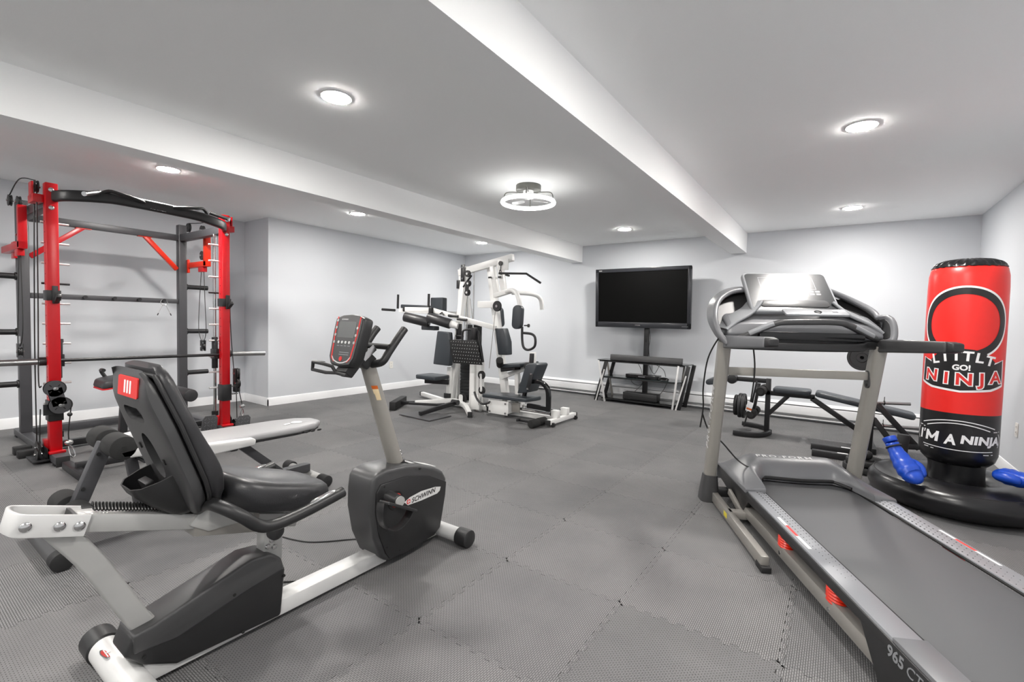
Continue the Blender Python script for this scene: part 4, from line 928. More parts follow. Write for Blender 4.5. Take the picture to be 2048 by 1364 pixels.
kn = obj('adjust_knob', G().cyl((-3.14, 4.74, 1.165), (-3.07, 4.74, 1.165), 0.008, n=10).lathe([(0, 0), (0.022, 0), (0.022, 0.014), (0, 0.018)], (-3.085, 4.74, 1.165), (1, 0, 0), 14), 'black_plastic', mg)
wh = obj('cam_pulley', G().lathe([(0, -0.012), (0.062, -0.012), (0.068, -0.006), (0.06, 0), (0.068, 0.006), (0.062, 0.012), (0, 0.012)], (-3.60, 4.80, 1.40), (0, 1, 0), 28), 'black_plastic', mg)
obj('axle', G().cyl((-3.60, 4.78, 1.40), (-3.60, 4.82, 1.40), 0.018, n=12), 'chrome', wh)
# lat bar
lt = obj('lat_bar', G().tube([(-3.60, 4.83, 1.82), (-3.22, 4.88, 1.805), (-3.01, 4.88, 1.685)], 0.0135, 12).tube([(-3.60, 4.83, 1.82), (-3.64, 5.1, 1.815)], 0.0135, 12), 'black_paint', mg)
obj('lat_hook', G().ring((-3.585, 4.83, 1.84), 0.018, 0.006, (1, 0, 0), 16, 6).tube([(-3.585, 4.83, 1.86), (-3.585, 4.84, 1.93)], 0.005, 6), 'black_paint', lt)
obj('lat_pulley', G().cyl((-3.585, 4.825, 1.945), (-3.585, 4.855, 1.945), 0.03, n=18), 'black_plastic', mg)
obj('row_handle', G().cyl((-4.19, 4.82, 1.66), (-4.02, 4.78, 1.80), 0.013, n=10), 'black_paint', mg)
for x, z, r in ((-4.10, 1.83, 0.045), (-4.085, 1.70, 0.042), (-4.10, 1.58, 0.045), (-3.83, 0.50, 0.055), (-3.82, 0.30, 0.05), (-3.70, 0.12, 0.045)):
    w_ = obj('pulley', G().lathe([(0, -0.011), (r, -0.011), (r*0.85, 0), (r, 0.011), (0, 0.011)], (x, 4.80, z), (0, 1, 0), 22), 'black_plastic', mg)
    obj('pulley_axle', G().cyl((x, 4.778, z), (x, 4.786, z), r*0.35, n=14), 'bright_silver', w_)
obj('pulley_cheek', G().bar((-4.092, 4.785, 1.72), (-4.10, 4.785, 1.56), 0.06, 0.006, up=(0, 1, 0)), 'black_paint', mg)
obj('pulley_hanger', G().bar((-3.83, 4.785, 0.50), (-3.82, 4.785, 0.30), 0.03, 0.006, up=(0, 1, 0)), W, mg)
for p, q in (((-4.10, 4.80, 1.55), (-4.16, 4.80, 0.95)), ((-4.05, 4.80, 1.50), (-4.0, 4.80, 1.20)), ((-3.62, 4.79, 1.34), (-3.70, 4.79, 0.6)), ((-3.87, 4.80, 0.46), (-3.87, 4.80, 0.10)), ((-3.79, 4.80, 0.30), (-3.79, 4.80, 0.10)), ((-4.14, 4.80, 1.83), (-4.14, 4.80, 1.6))):
    obj('cable', G().tube([p, q], 0.004, 6), 'grey_steel', mg)
# weight stack
for k in range(12): obj('weight_plate', G().span((-4.36, 4.98, 0.10+k*0.047), (-4.13, 5.10, 0.144+k*0.047)), 'iron_grey', mg, bev=0.003)
obj('stack_shroud', G().span((-4.40, 5.13, 0.08), (-4.12, 5.15, 1.15)), 'iron_grey', mg)
for x in (-4.30, -4.19): obj('stack_rod', G().cyl((x, 5.04, 0.08), (x, 5.04, 1.92), 0.010, n=10), 'chrome', mg)
obj('stack_cradle', G().span((-4.42, 4.97, 0.03), (-4.10, 5.12, 0.095)), W, mg, bev=0.005)
cl = obj('low_pulley', G().cyl((-4.24, 4.88, 0.13), (-4.24, 4.91, 0.13), 0.07, n=24), 'black_plastic', mg)
obj('low_pulley_plate', G().prism([(-0.035, -0.09), (0.035, -0.09), (0.035, 0.03), (0.02, 0.05), (-0.02, 0.05), (-0.035, 0.03)], lambda a, b, tt: (-4.24+a, tt, 0.14+b), 4.86, 4.87), W, cl)
obj('pulley_box', G().span((-4.0, 4.80, 0.03), (-3.86, 4.84, 0.22)), W, mg, bev=0.004)
# back and seat pads on the left station
def pad(name, outline, fn, th, par=mg, m=K, bev=0.014):
    return obj(name, G().prism(outline, fn, 0.0, th), m, par, bev=bev, seg=3)
pad('back_pad', [(-0.16, -0.23), (0.14, -0.235), (0.15, 0.0), (0.12, 0.215), (-0.10, 0.225), (-0.13, 0.0)], lambda a, b, tt: (-4.40+a, 4.72-tt*1.0+0.02*b, 0.83+b), 0.075)
pad('seat_pad', rrect(0.36, 0.32, 0.05, 4), lambda a, b, tt: (-4.56+a*1.05, 4.64+b, 0.40+tt), 0.055)
wbar('seat_bracket', (-4.72, 4.66, 0.355), (-4.38, 4.78, 0.355), 0.05, 0.065, (0, 0, 1), 'black_paint')
obj('seat_collar', G().span((-4.46, 4.76, 0.13), (-4.36, 4.80, 0.20)), 'black_plastic', mg, bev=0.004)
wbar('seat_post', (-4.40, 4.80, 0.08), (-4.40, 4.82, 0.56), 0.065, 0.06)
# dip and knee-raise arms
d1 = wbar('dip_arm', (-3.66, 4.86, 1.12), (-4.66, 4.70, 1.345), 0.055, 0.06, (0, 0, 1))
d2 = wbar('dip_arm', (-4.66, 4.70, 1.345), (-5.02, 4.55, 1.345), 0.055, 0.06, (0, 0, 1))
d3 = wbar('dip_arm', (-4.45, 5.05, 1.30), (-5.42, 4.80, 1.335), 0.05, 0.055, (0, 0, 1))
obj('arm_plug', G().box((-5.03, 4.545, 1.345), (0.03, 0.06, 0.066), (0, 0, 0.4)), 'rubber', d2, bev=0.004)
obj('arm_plug', G().box((-4.63, 4.66, 1.335), (0.05, 0.05, 0.075), (0, 0, 0.2)), 'rubber', d1, bev=0.004)
obj('elbow_pad', G().bar((-5.36, 4.80, 1.395), (-4.90, 4.92, 1.385), 0.11, 0.055, up=(0, 0, 1)), K, mg, bev=0.014, seg=3)
obj('elbow_pad', G().box((-4.66, 4.84, 1.40), (0.26, 0.09, 0.24), (0, 0, -0.1)), K, mg, bev=0.014, seg=3)
for x, y in ((-5.44, 4.78), (-4.78, 4.76)): obj('grip_post', G().cyl((x, y, 1.36), (x+0.005, y, 1.57), 0.017, n=14), 'black_plastic', mg)
obj('grip_end', G().cyl((-5.50, 4.78, 1.335), (-5.72, 4.72, 1.345), 0.019, n=14), 'black_plastic', mg)
for a, b in (((-5.0, 4.52, 1.24), (-4.66, 4.66, 1.165)), ((-4.62, 4.60, 1.24), (-4.30, 4.70, 1.155))):
    r = obj('leg_roller', G().cyl(a, b, 0.068, n=26), 'black_vinyl', mg, bev=0.008)
obj('roller_cap', G().cyl((-4.33, 4.70, 1.165), (-4.20, 4.74, 1.13), 0.055, 0.04, n=20), W, mg)
for p, q in (((-4.36, 4.72, 1.27), (-4.20, 4.74, 1.26)), ((-4.20, 4.72, 1.225), (-4.05, 4.74, 1.215))):
    obj('side_handle', G().cyl(p, q, 0.017, n=12), 'black_plastic', mg)
obj('adjust_lever', G().tube([(-4.50, 4.70, 1.29), (-4.44, 4.68, 1.31), (-4.41, 4.68, 1.275)], 0.008, 8), 'black_plastic', mg)
obj('knee_pad', G().box((-4.72, 4.74, 1.09), (0.28, 0.10, 0.06), (0, 0, -0.1)), K, mg, bev=0.012)
wbar('adjust_post', (-4.22, 4.78, 1.16), (-4.22, 4.78, 0.95), 0.06, 0.05, (0, 1, 0), 'black_paint')
obj('hand_grip', G().cyl((-4.24, 4.75, 1.0), (-4.12, 4.75, 0.995), 0.016, n=12), 'black_plastic', mg)
# press foot plate, studded
fp_ = obj('foot_plate', G().prism([(-0.25, 0.15), (0.20, 0.16), (0.29, -0.15), (-0.20, -0.16)], lambda a, b, tt: (-3.99+a, 4.64-tt-0.1*b, 0.80+b), 0.0, 0.018), 'rubber', mg, bev=0.003)
stud = None
for r in range(7):
    for c in range(11):
        a = -0.205+c*0.042+(0.021 if r % 2 else 0)+r*-0.0; b = 0.13-r*0.043; a += (0.13-b)*0.17
        if stud is None:
            stud = obj('stud', G().ball((-3.99+a, 4.615-0.1*b, 0.80+b), 0.006, 6), 'silver_paint', fp_); a0, b0 = a, b
        else: clone(stud, fp_, (a-a0, -0.1*(b-b0), b-b0))
obj('plate_loop', G().tube(smooth_path([(-4.05, 4.66, 0.95), (-4.05, 4.66, 1.06), (-4.0, 4.68, 1.09), (-3.92, 4.70, 1.09)], 4), 0.014, 10), 'black_paint', mg)
obj('plate_yoke', G().box((-3.89, 4.70, 1.04), (0.07, 0.06, 0.16)), 'black_paint', mg, bev=0.006)
wbar('plate_arm', (-3.86, 4.74, 1.08), (-3.74, 4.70, 0.68), 0.03, 0.04, (0, 1, 0), 'black_paint')
# right station: back pad, seat, leg curl
pad('back_pad', [(-0.07, 0.17), (0.055, 0.175), (0.12, 0.0), (0.13, -0.165), (-0.01, -0.17)], lambda a, b, tt: (-3.60+a, 4.98-tt, 0.945+b), 0.13)
st = pad('seat_pad', [(-0.19, -0.17), (0.15, -0.17), (0.17, 0.24), (-0.17, 0.24)], lambda a, b, tt: (-3.35+a, 4.93+b, 0.635+tt+0.12*a), 0.05)
obj('seat_backing', G().bar((-3.52, 4.92, 0.59), (-3.30, 4.92, 0.63), 0.26, 0.05), 'black_paint', mg, bev=0.006)
wbar('seat_beam', (-3.60, 4.94, 0.48), (-3.14, 4.94, 0.66), 0.05, 0.055, (0, 0, 1))
wbar('seat_leg', (-3.36, 4.94, 0.55), (-3.33, 4.94, 0.09), 0.055, 0.06)
wbar('curl_upright', (-3.16, 4.98, 0.60), (-3.16, 4.98, 0.83), 0.07, 0.06)
cu = obj('curl_lever', G().bar((-3.12, 4.90, 0.82), (-3.13, 4.90, 0.60), 0.04, 0.05, up=(0, 1, 0)).bar((-3.13, 4.90, 0.62), (-3.22, 4.88, 0.24), 0.04, 0.05, up=(0, 1, 0)), 'black_paint', mg, bev=0.004)
for p, q, r in (((-3.52, 4.78, 0.655), (-3.44, 4.66, 0.73), 0.045), ((-3.14, 4.80, 0.665), (-3.06, 4.80, 0.67), 0.048), ((-3.30, 4.95, 0.40), (-3.16, 4.92, 0.39), 0.045)):
    obj('foam_roller', G().cyl(p, q, r, n=22), 'foam_black', mg, bev=0.006)
# leg press sled
pad('sled_seat', [(-0.38, 0.0), (0.30, 0.0), (0.34, 0.14), (0.34, 0.22), (-0.12, 0.24), (-0.38, 0.14)], lambda a, b, tt: (-3.36+a, 4.70+b*1.3, 0.235+tt+0.02*a), 0.05)
pad('sled_back', [(-0.16, -0.19), (-0.02, -0.17), (0.12, 0.17), (0.10, 0.19), (0.0, 0.185), (-0.05, 0.16)], lambda a, b, tt: (-3.03+a, 4.95-tt, 0.53+b), 0.26)
sbk = obj('sled_back_bracket', G().bar((-2.965, 4.66, 0.60), (-3.01, 4.66, 0.42), 0.05, 0.02, up=(0, 1, 0)), 'black_paint', mg, bev=0.003)
for x, z in ((-2.965, 0.60), (-3.01, 0.42)): obj('bolt', G().cyl((x, 4.65, z), (x, 4.64, z), 0.012, n=10), 'chrome', sbk)
obj('sled_arm', G().sweep(smooth_path([(-2.99, 4.72, 0.50), (-2.88, 4.72, 0.505), (-2.80, 4.72, 0.46), (-2.765, 4.72, 0.38), (-2.76, 4.72, 0.17)], 5), rrect(0.05, 0.055, 0.01, 2), up=(0, 1, 0)).bar((-2.76, 4.74, 0.195), (-3.06, 4.74, 0.20), 0.05, 0.05), 'gloss_black', mg)
sc2 = obj('sled_carriage', G().span((-3.66, 4.74, 0.035), (-3.36, 4.75, 0.21)).span((-3.36, 4.74, 0.06), (-3.35, 5.12, 0.21)), W, mg, bev=0.003)
for x in (-3.635, -3.39):
    for z in (0.06, 0.18): obj('bolt', G().cyl((x, 4.74, z), (x, 4.73, z), 0.013, n=12), 'chrome', sc2)
obj('sled_plate', G().span((-3.34, 4.80, 0.08), (-3.22, 4.815, 0.20)), 'grey_steel', mg, bev=0.003)
obj('rail_stop_block', G().span((-3.74, 4.80, 0.04), (-3.67, 4.86, 0.09)), 'rubber', mg, bev=0.005)
obj('side_handle', G().tube(smooth_path([(-3.88, 4.72, 0.28), (-3.80, 4.68, 0.20), (-3.70, 4.66, 0.155), (-3.60, 4.68, 0.18)], 4), 0.014, 8), 'black_paint', mg)
obj('ankle_lever', G().bar((-3.10, 4.62, 0.035), (-2.86, 4.60, 0.04), 0.02, 0.025).bar((-3.12, 4.66, 0.04), (-3.10, 4.58, 0.04), 0.03, 0.03), 'black_paint', mg, bev=0.003)
for y0, y1 in ((4.46, 4.58), (4.62, 4.74)): obj('ankle_roller', G().cyl((-2.84, y0, 0.05), (-2.81, y1, 0.055), 0.047, n=22), 'foam_black', mg, bev=0.006)

# ------------------------------------------------------------------ television wall
tv = thing('television', 'large flat television with black bezel mounted above the glass stand', 'television', (-2.50, 6.98, 1.15))
def tvp(x, z, d): return (-2.50+x, 6.965-d-(z)*0.06, 1.155+z)
frame = G()
for (x0, x1, z0, z1) in ((-0.735, 0.735, 0.0, 0.085), (-0.735, 0.735, 0.85, 0.905), (-0.735, -0.685, 0.0, 0.905), (0.685, 0.735, 0.0, 0.905)):
    frame.prism([(x0, z0), (x1, z0), (x1, z1), (x0, z1)], tvp, -0.02, 0.012)
body = obj('back_case', G().prism([(-0.73, 0.005), (0.73, 0.005), (0.73, 0.90), (-0.73, 0.90)], tvp, -0.07, -0.002), 'black_plastic', tv, bev=0.01)
bz = obj('bezel', frame, 'tv_bezel', tv, bev=0.004)
obj('screen', G().prism([(-0.69, 0.08), (0.69, 0.08), (0.69, 0.855), (-0.69, 0.855)], tvp, -0.005, 0.002), 'screen_black', tv)
obj('maker_badge', G().prism(rrect(0.085, 0.014, 0.004), lambda x, z, d: tvp(x-0.04, z+0.04, d), 0.012, 0.0135), 'chrome', bz)
obj('corner_badge', G().prism(rrect(0.05, 0.012, 0.004), lambda x, z, d: tvp(x-0.65, z+0.878, d), 0.012, 0.0135), 'silver_paint', bz)
obj('input_marks', G().prism(rrect(0.09, 0.006, 0.002), lambda x, z, d: tvp(x+0.66, z+0.035, d), 0.012, 0.0132), 'grey_plastic', bz)

ts = thing('tv_stand', 'three shelf black glass television stand with crossed chrome legs and post', 'tv stand', (-2.5, 6.98, 0))
F, B = 6.80, 7.12
for nm, x0, x1, z, m in (('top_shelf', -3.13, -1.74, 0.635, 'black_glass'), ('middle_shelf', -3.04, -1.83, 0.385, 'smoke_glass'), ('bottom_shelf', -3.07, -1.86, 0.055, 'black_glass')):
    obj(nm, G().prism([(x0, B), (x0, F+0.05), (x0+0.05, F), (x1-0.05, F), (x1, F+0.05), (x1, B)], XY, z, z+0.012), m, ts)
    obj('shelf_rim', G().bar((x0+0.04, F+0.012, z-0.008), (x1-0.04, F+0.012, z-0.008), 0.02, 0.016), 'black_paint', ts)
for y, m in ((F, 'bright_silver'), (B, 'grey_steel')):
    for xb, xt, mm in ((-3.13, -2.97, 'black_paint'), (-2.97, -3.09, m), (-1.85, -1.735, 'black_paint'), (-1.93, -1.865, m)):
        obj('leg', G().bar((xb, y+(0.0 if mm == m else 0.022), 0.0), (xt, y+(0.0 if mm == m else 0.022), 0.632), 0.026 if mm == m else 0.055, 0.02, up=(0, 1, 0)), mm, ts, bev=0.002)
for x in (-3.115, -1.88): obj('leg_trim', G().bar((x, F-0.013, 0.0), (x+0.13 if x < -2.5 else x+0.125, F-0.013, 0.50), 0.02, 0.006, up=(0, 1, 0)), 'bright_silver', ts)
po_ = obj('mount_post', G().span((-2.465, 7.04, 0.03), (-2.395, 7.09, 1.62)), 'black_paint', ts, bev=0.004)
obj('cable_hole', G().prism(rrect(0.03, 0.07, 0.014), XZ, 7.036, 7.04).xf(lambda v: V3((v[0]-2.43, v[1], v[2]+0.97))), 'dark_gap', po_)
obj('mount_bracket', G().span((-2.62, 7.035, 1.38), (-2.24, 7.05, 1.82)), 'black_paint', po_, bev=0.003)
solo('sound_bar', G().prism([(6.84, 0.648), (6.91, 0.648), (6.91, 0.735), (6.85, 0.735)], YZ, -2.92, -1.835), 'charcoal_plastic', 'long black sound bar standing on the top shelf of the stand', 'sound bar', (-2.38, 6.87, 0.648), bev=0.006)
dv = thing('disc_player', 'slim glossy black disc player on the middle glass shelf', 'disc player', (-2.42, 6.95, 0.398))
obj('case', G().span((-2.66, 6.84, 0.400), (-2.17, 7.02, 0.455)), 'gloss_black', dv, bev=0.004)
obj('display', G().span((-2.46, 6.8385, 0.42), (-2.36, 6.84, 0.435)), 'grey_plastic', dv)
for x in (-2.60, -2.23): obj('foot', G().cyl((x, 6.88, 0.397), (x, 6.88, 0.402), 0.015, n=12), 'rubber', dv)
sb = thing('receiver_box', 'wide dark receiver box on the bottom shelf of the stand', 'receiver', (-2.43, 6.95, 0.067))
obj('case', G().span((-2.69, 6.83, 0.070), (-2.17, 7.00, 0.175)), 'black_plastic', sb, bev=0.004)
obj('seam', G().span((-2.688, 6.8285, 0.118), (-2.172, 6.8305, 0.123)), 'dark_gap', sb)
cdm = thing('game_pad', 'small black game controller beside the cables on the middle shelf', 'game controller', (-2.10, 6.92, 0.398))
obj('body', G().ball((-2.10, 6.92, 0.418), 0.05, 14, (1.3, 0.8, 0.4)), 'black_plastic', cdm)
for s in (-1, 1): obj('grip', G().ball((-2.10+s*0.06, 6.89, 0.413), 0.025, 12, (0.8, 1.5, 0.6)), 'black_plastic', cdm)
random.seed(3)
cables = [[(-2.38, 7.03, 1.14), (-2.36, 7.02, 1.0), (-2.375, 7.02, 0.85), (-2.36, 7.03, 0.66)], [(-2.39, 7.03, 1.14), (-2.372, 7.01, 0.9), (-2.385, 7.03, 0.66)],
          [(-2.55, 7.03, 0.63), (-2.50, 7.06, 0.52), (-2.48, 7.05, 0.46)], [(-2.40, 7.08, 0.62), (-2.33, 7.06, 0.5), (-2.28, 7.05, 0.47), (-2.2, 7.0, 0.60)], [(-2.3, 7.05, 0.62), (-2.16, 7.06, 0.54), (-2.1, 7.0, 0.44)],
          [(-2.66, 7.06, 0.39), (-2.64, 7.08, 0.30), (-2.52, 7.06, 0.27), (-2.42, 7.1, 0.36)], [(-2.56, 7.06, 0.38), (-2.47, 7.07, 0.31), (-2.58, 7.05, 0.17)], [(-2.08, 7.06, 0.385), (-2.14, 7.08, 0.25), (-2.18, 7.02, 0.17)], [(-1.87, 7.10, 0.62), (-1.89, 7.08, 0.35), (-1.86, 7.08, 0.2), (-1.95, 7.06, 0.075)]]
for k, c in enumerate(cables): obj('cable', G().tube(smooth_path(c, 6), 0.004, 6), 'cable_black', ts)
# ------------------------------------------------------------------ treadmill (local frame: x right, y forward)
td = thing('treadmill', 'grey treadmill with tilted console and long dark running belt', 'treadmill', (-0.201, 3.609, 0), math.radians(26.5))
def tpart(name, g, m, par=None, **k): return obj(name, g, m, par or td, world=False, **k)
tpart('running_belt', G().span((-0.29, -1.80, 0.165), (0.29, 0.10, 0.197)), 'belt', bev=0.006)
tpart('deck_board', G().span((-0.31, -1.74, 0.12), (0.31, 0.1, 0.163)), 'black_plastic')
for s in (-1, 1):
    sf = tpart('side_frame', G().prism([(-1.93, 0.02), (-1.93, 0.17), (-1.88, 0.208), (0.26, 0.212), (0.27, 0.17), (0.24, 0.12), (-0.05, 0.085), (-0.26, 0.075), (-0.33, 0.155), (-1.50, 0.168), (-1.62, 0.02)], lambda y, z, t: (t, y, z), s*0.375, s*0.41), 'black_plastic', bev=0.006)
    fr = tpart('foot_rail', G().prism([(s*0.30, 0.206), (s*0.302, 0.2105), (s*0.345, 0.2185), (s*0.40, 0.2155), (s*0.405, 0.205)], lambda x, z, t: (x, t, z), -1.90, 0.0), 'foot_rail')
    tpart('belt_gap', G().span((s*0.290, -1.72, 0.198), (s*0.303, 0.0, 0.2045)), 'dark_gap', fr)
    gd = None
    for k in range(34):
        for j in range(3):
            y = -0.30-k*0.030-(0.015 if j % 2 else 0); x = s*(0.317+j*0.019); sc = max(0.25, 1-k*0.024)
            if gd is None:
                gd = tpart('grip_dot', G().lathe([(0.0, 0.0), (0.0052, 0), (0.0045, 0.0022), (0, 0.0026)], (0, 0, 0), n=8), 'black_plastic', fr); gd.location = (x, y, 0.2125+j*0.0022)
            else: clone(gd, fr, (x, y, 0.2125+j*0.0022), None, (sc, sc*1.3, 1))
    ld = tpart('rail_legend', G().prism([(s*0.372, 0.2175), (s*0.386, 0.2168), (s*0.386, 0.2177), (s*0.372, 0.2184)], lambda x, z, t: (x, t, z), -1.05, -0.70), 'white_print', fr)
    tpart('legend_accent', G().prism([(s*0.3725, 0.2180), (s*0.3855, 0.2173), (s*0.3855, 0.2182), (s*0.3725, 0.2189)], lambda x, z, t: (x, t, z), -0.92, -0.80), 'red_print', ld)
    tpart('rear_cap', G().prism([(-1.95, 0.10), (-1.95, 0.19), (-1.90, 0.222), (-1.66, 0.222), (-1.66, 0.205), (-1.88, 0.12)], lambda y, z, t: (t, y, z), s*0.30, s*0.404), 'grey_plastic', bev=0.006)
    # steel frame under the deck and its rubber cushions
    tpart('lift_frame', G().bar((s*0.378, -0.26, 0.075), (s*0.378, -1.62, 0.095), 0.055, 0.062), 'grey_steel', bev=0.004)
    for y in (-0.80, -1.28):
        cu = tpart('cushion', G().lathe([(0, 0.106)]+[(0.036+(0.0045 if k % 2 else 0), 0.106+k*0.0062) for k in range(11)]+[(0, 0.170)], (s*0.375, y, 0), n=28).xf(lambda v, s=s, y=y: V3((s*0.375+(v[0]-s*0.375)*0.9, y+(v[1]-y)*1.35, v[2]))), 'orange_red_paint', angle=20)
        tpart('cushion_bolt', G().cyl((s*0.401, y, 0.075), (s*0.408, y, 0.075), 0.010, n=12), 'chrome', cu)
    tpart('base_rail', G().span((s*0.475-0.06 if s > 0 else -0.515, -0.86, 0.012), (s*0.475-0.02 if s > 0 else -0.475, 0.12, 0.075)), 'grey_steel', bev=0.006)
    tpart('rail_foot', G().span((s*0.475-0.064 if s > 0 else -0.519, -0.885, 0.0), (s*0.475-0.016 if s > 0 else -0.471, -0.80, 0.03)), 'rubber', bev=0.004)
tpart('caution_sticker', G().span((-0.5162, -0.30, 0.030), (-0.515, -0.24, 0.060)), 'yellow_print')
tpart('base_cross_rail', G().span((-0.5, -0.30, 0.03), (0.44, -0.24, 0.075)), 'grey_steel', bev=0.005)
tpart('lift_arm', G().bar((-0.43, -0.05, 0.12), (-0.41, -0.25, 0.05), 0.02, 0.04), 'grey_steel', bev=0.004)
tpart('base_cross_rail', G().span((-0.5, 0.08, 0.03), (0.36, 0.14, 0.085)), 'black_paint', bev=0.005)
fm = frame_map((-0.4106, -1.715, 0.178), (0, -1, 0), (0, 0, 1))
tpart('model_lettering', slab(lettering('965', 0.054, 0.025, 0.1), 0.0008).xf(lambda v: fm(v+V3((-0.022, -0.004, 0)))), 'light_grey_plastic')
tpart('model_lettering', slab(lettering('CT', 0.052, 0.0, 0.25), 0.0008).xf(lambda v: fm(v+V3((0.062, -0.004, 0)))), 'light_grey_plastic')
# motor hood
def hood_rear(x):
    a = abs(x)
    if a < 0.20: return -0.05+0.02*(a/0.2)**2
    if a < 0.27: return -0.03-0.09*((a-0.20)/0.07)**1.5
    return -0.12-0.19*min(1, (a-0.27)/0.03)
xs = [-0.418, -0.415, -0.39, -0.35, -0.31, -0.30, -0.285, -0.27, -0.25, -0.23, -0.20, -0.12, 0.0]; xs = xs + [-x for x in reversed(xs[:-1])]
rows = []
for x in xs:
    a = abs(x); c = 1.0 if a < 0.24 else max(0.0, 1-((a-0.24)/0.176)**1.3); yr = hood_rear(x)
    z0 = 0.222; zt = z0+0.115*c
    prof = [(0.285, 0.10), (0.290, 0.17), (0.275, 0.215+0.02*c), (0.20, z0+0.09*c), (0.13, zt), (0.06, z0+0.105*c), (-0.0+min(0, yr*0.3), z0+0.072*c), (yr+0.012, z0+0.022*c+0.006), (yr, z0+0.012*c+0.001), (yr, 0.205)]
    if a > 0.416: prof = [(y, min(z, 0.205)) for y, z in prof]
    rows.append([(x, y, z) for y, z in prof])
g = G(); m_ = len(rows[0]); g.add([p for r in rows for p in r], [(i*m_+k, i*m_+k+1, (i+1)*m_+k+1, (i+1)*m_+k) for i in range(len(rows)-1) for k in range(m_-1)])
hd = tpart('motor_hood', g, 'grey_plastic', angle=50)
fm = frame_map((-0.045, 0.094, 0.3335), (1, 0, 0), (0, 1, 0.14))
tpart('brand_lettering', slab(lettering('PRO-FORM', 0.062, 0.012, 0.0, 1.25), 0.0008).xf(lambda v: fm(V3((v[0], v[1]*0.8, v[2])))), 'white_print', hd)
tr = [(-0.235, -0.058, 0.214), (-0.22, -0.04, 0.222), (-0.18, -0.038, 0.226), (0.0, -0.058, 0.226), (0.18, -0.038, 0.226), (0.22, -0.04, 0.222), (0.26, -0.10, 0.215), (0.272, -0.13, 0.214)]
tpart('hood_lip', G().tube(smooth_path(tr, 4), 0.011, 8), 'black_plastic', hd)
# uprights
for s, x in ((-1, -0.52), (1, 0.385)):
    up_ = tpart('upright', G().sweep([(x, 0.125, 0.02), (x, -0.12, 1.12)], rrect(0.075, 0.085, 0.025, 4), up=(0, 1, 0)), 'taupe_paint', angle=50)
    tpart('boot', G().loft([[(x+px*1.45, 0.11+py*1.5, 0.0) for px, py in rrect(0.085, 0.10, 0.03, 4)], [(x+px*1.4, 0.10+py*1.45, 0.05) for px, py in rrect(0.085, 0.10, 0.03, 4)], [(x+px*1.05, 0.09+py*1.05, 0.185) for px, py in rrect(0.085, 0.10, 0.03, 4)]]), 'charcoal_plastic', up_, angle=50)
fm = frame_map((-0.5582, -0.005, 0.60), (0, -0.217, 0.976), (0, 0.976, 0.217))
tpart('post_lettering', slab(lettering('PRO-FORM', 0.075, 0.01, 0.0, 1.3), 0.0008).xf(lambda v: fm(v*1.0)), 'bright_silver')
cb = tpart('cross_bar', G().bar((-0.50, -0.078, 0.925), (0.365, -0.078, 0.925), 0.03, 0.052), 'taupe_paint', bev=0.004)
tpart('cross_bar_flange', G().prism(rrect(0.05, 0.11, 0.02), lambda y, z, t: (t, -0.075+y-0.005, 0.905+z), 0.345, 0.356), 'charcoal_plastic', cb, bev=0.003)
for z in (0.87, 0.945): tpart('flange_bolt', G().lathe([(0, 0), (0.011, 0), (0, 0.006)], (0.345, -0.085, z), (-1, 0, 0), 10), 'dark_gap', cb)
# hand rails
for s, p, q in ((-1, (-0.515, -0.06, 1.115), (-0.435, -0.63, 1.135)), (1, (0.39, -0.04, 1.115), (0.425, -0.64, 1.135))):
    hr = tpart('hand_rail', G().bar(p, q, 0.075, 0.085, up=(0, 0, 1), h2=0.06), 'charcoal_plastic' if s == 1 else 'grey_plastic', bev=0.012, seg=3)
    d = (V3(q)-V3(p)).normalized()
    tpart('rail_end', G().bar(q, V3(q)+d*0.04, 0.068, 0.058, up=(0, 0, 1), w2=0.055, h2=0.04), 'black_plastic', hr, bev=0.008)
# wings sweeping up to the console
for s in (-1, 1):
    cx_ = -0.0675; dz = 0.0 if s == -1 else -0.045; e = 0.0
    P_ = [(0.445, -0.16, 1.10), (0.495, -0.13, 1.17), (0.515, -0.08, 1.25), (0.50, 0.0, 1.33+dz), (0.455, 0.07, 1.40+dz), (0.37, 0.12, 1.455+dz*0.8), (0.26, 0.15, 1.475)]
    wp = smooth_path([(cx_+s*a, b, c) for a, b, c in P_], 5)
    wn = tpart('console_wing', G().sweep(wp, rrect(0.034, 0.115, 0.014, 3), up=(0, 1, 0.15)), 'grey_plastic', angle=50)
    tpart('wing_inlay', G().sweep([V3(p)+V3((-s*0.006, 0, -0.004)) for p in wp[4:-4]], rrect(0.034, 0.075, 0.012, 2), up=(0, 1, 0.15)), 'black_plastic', wn)
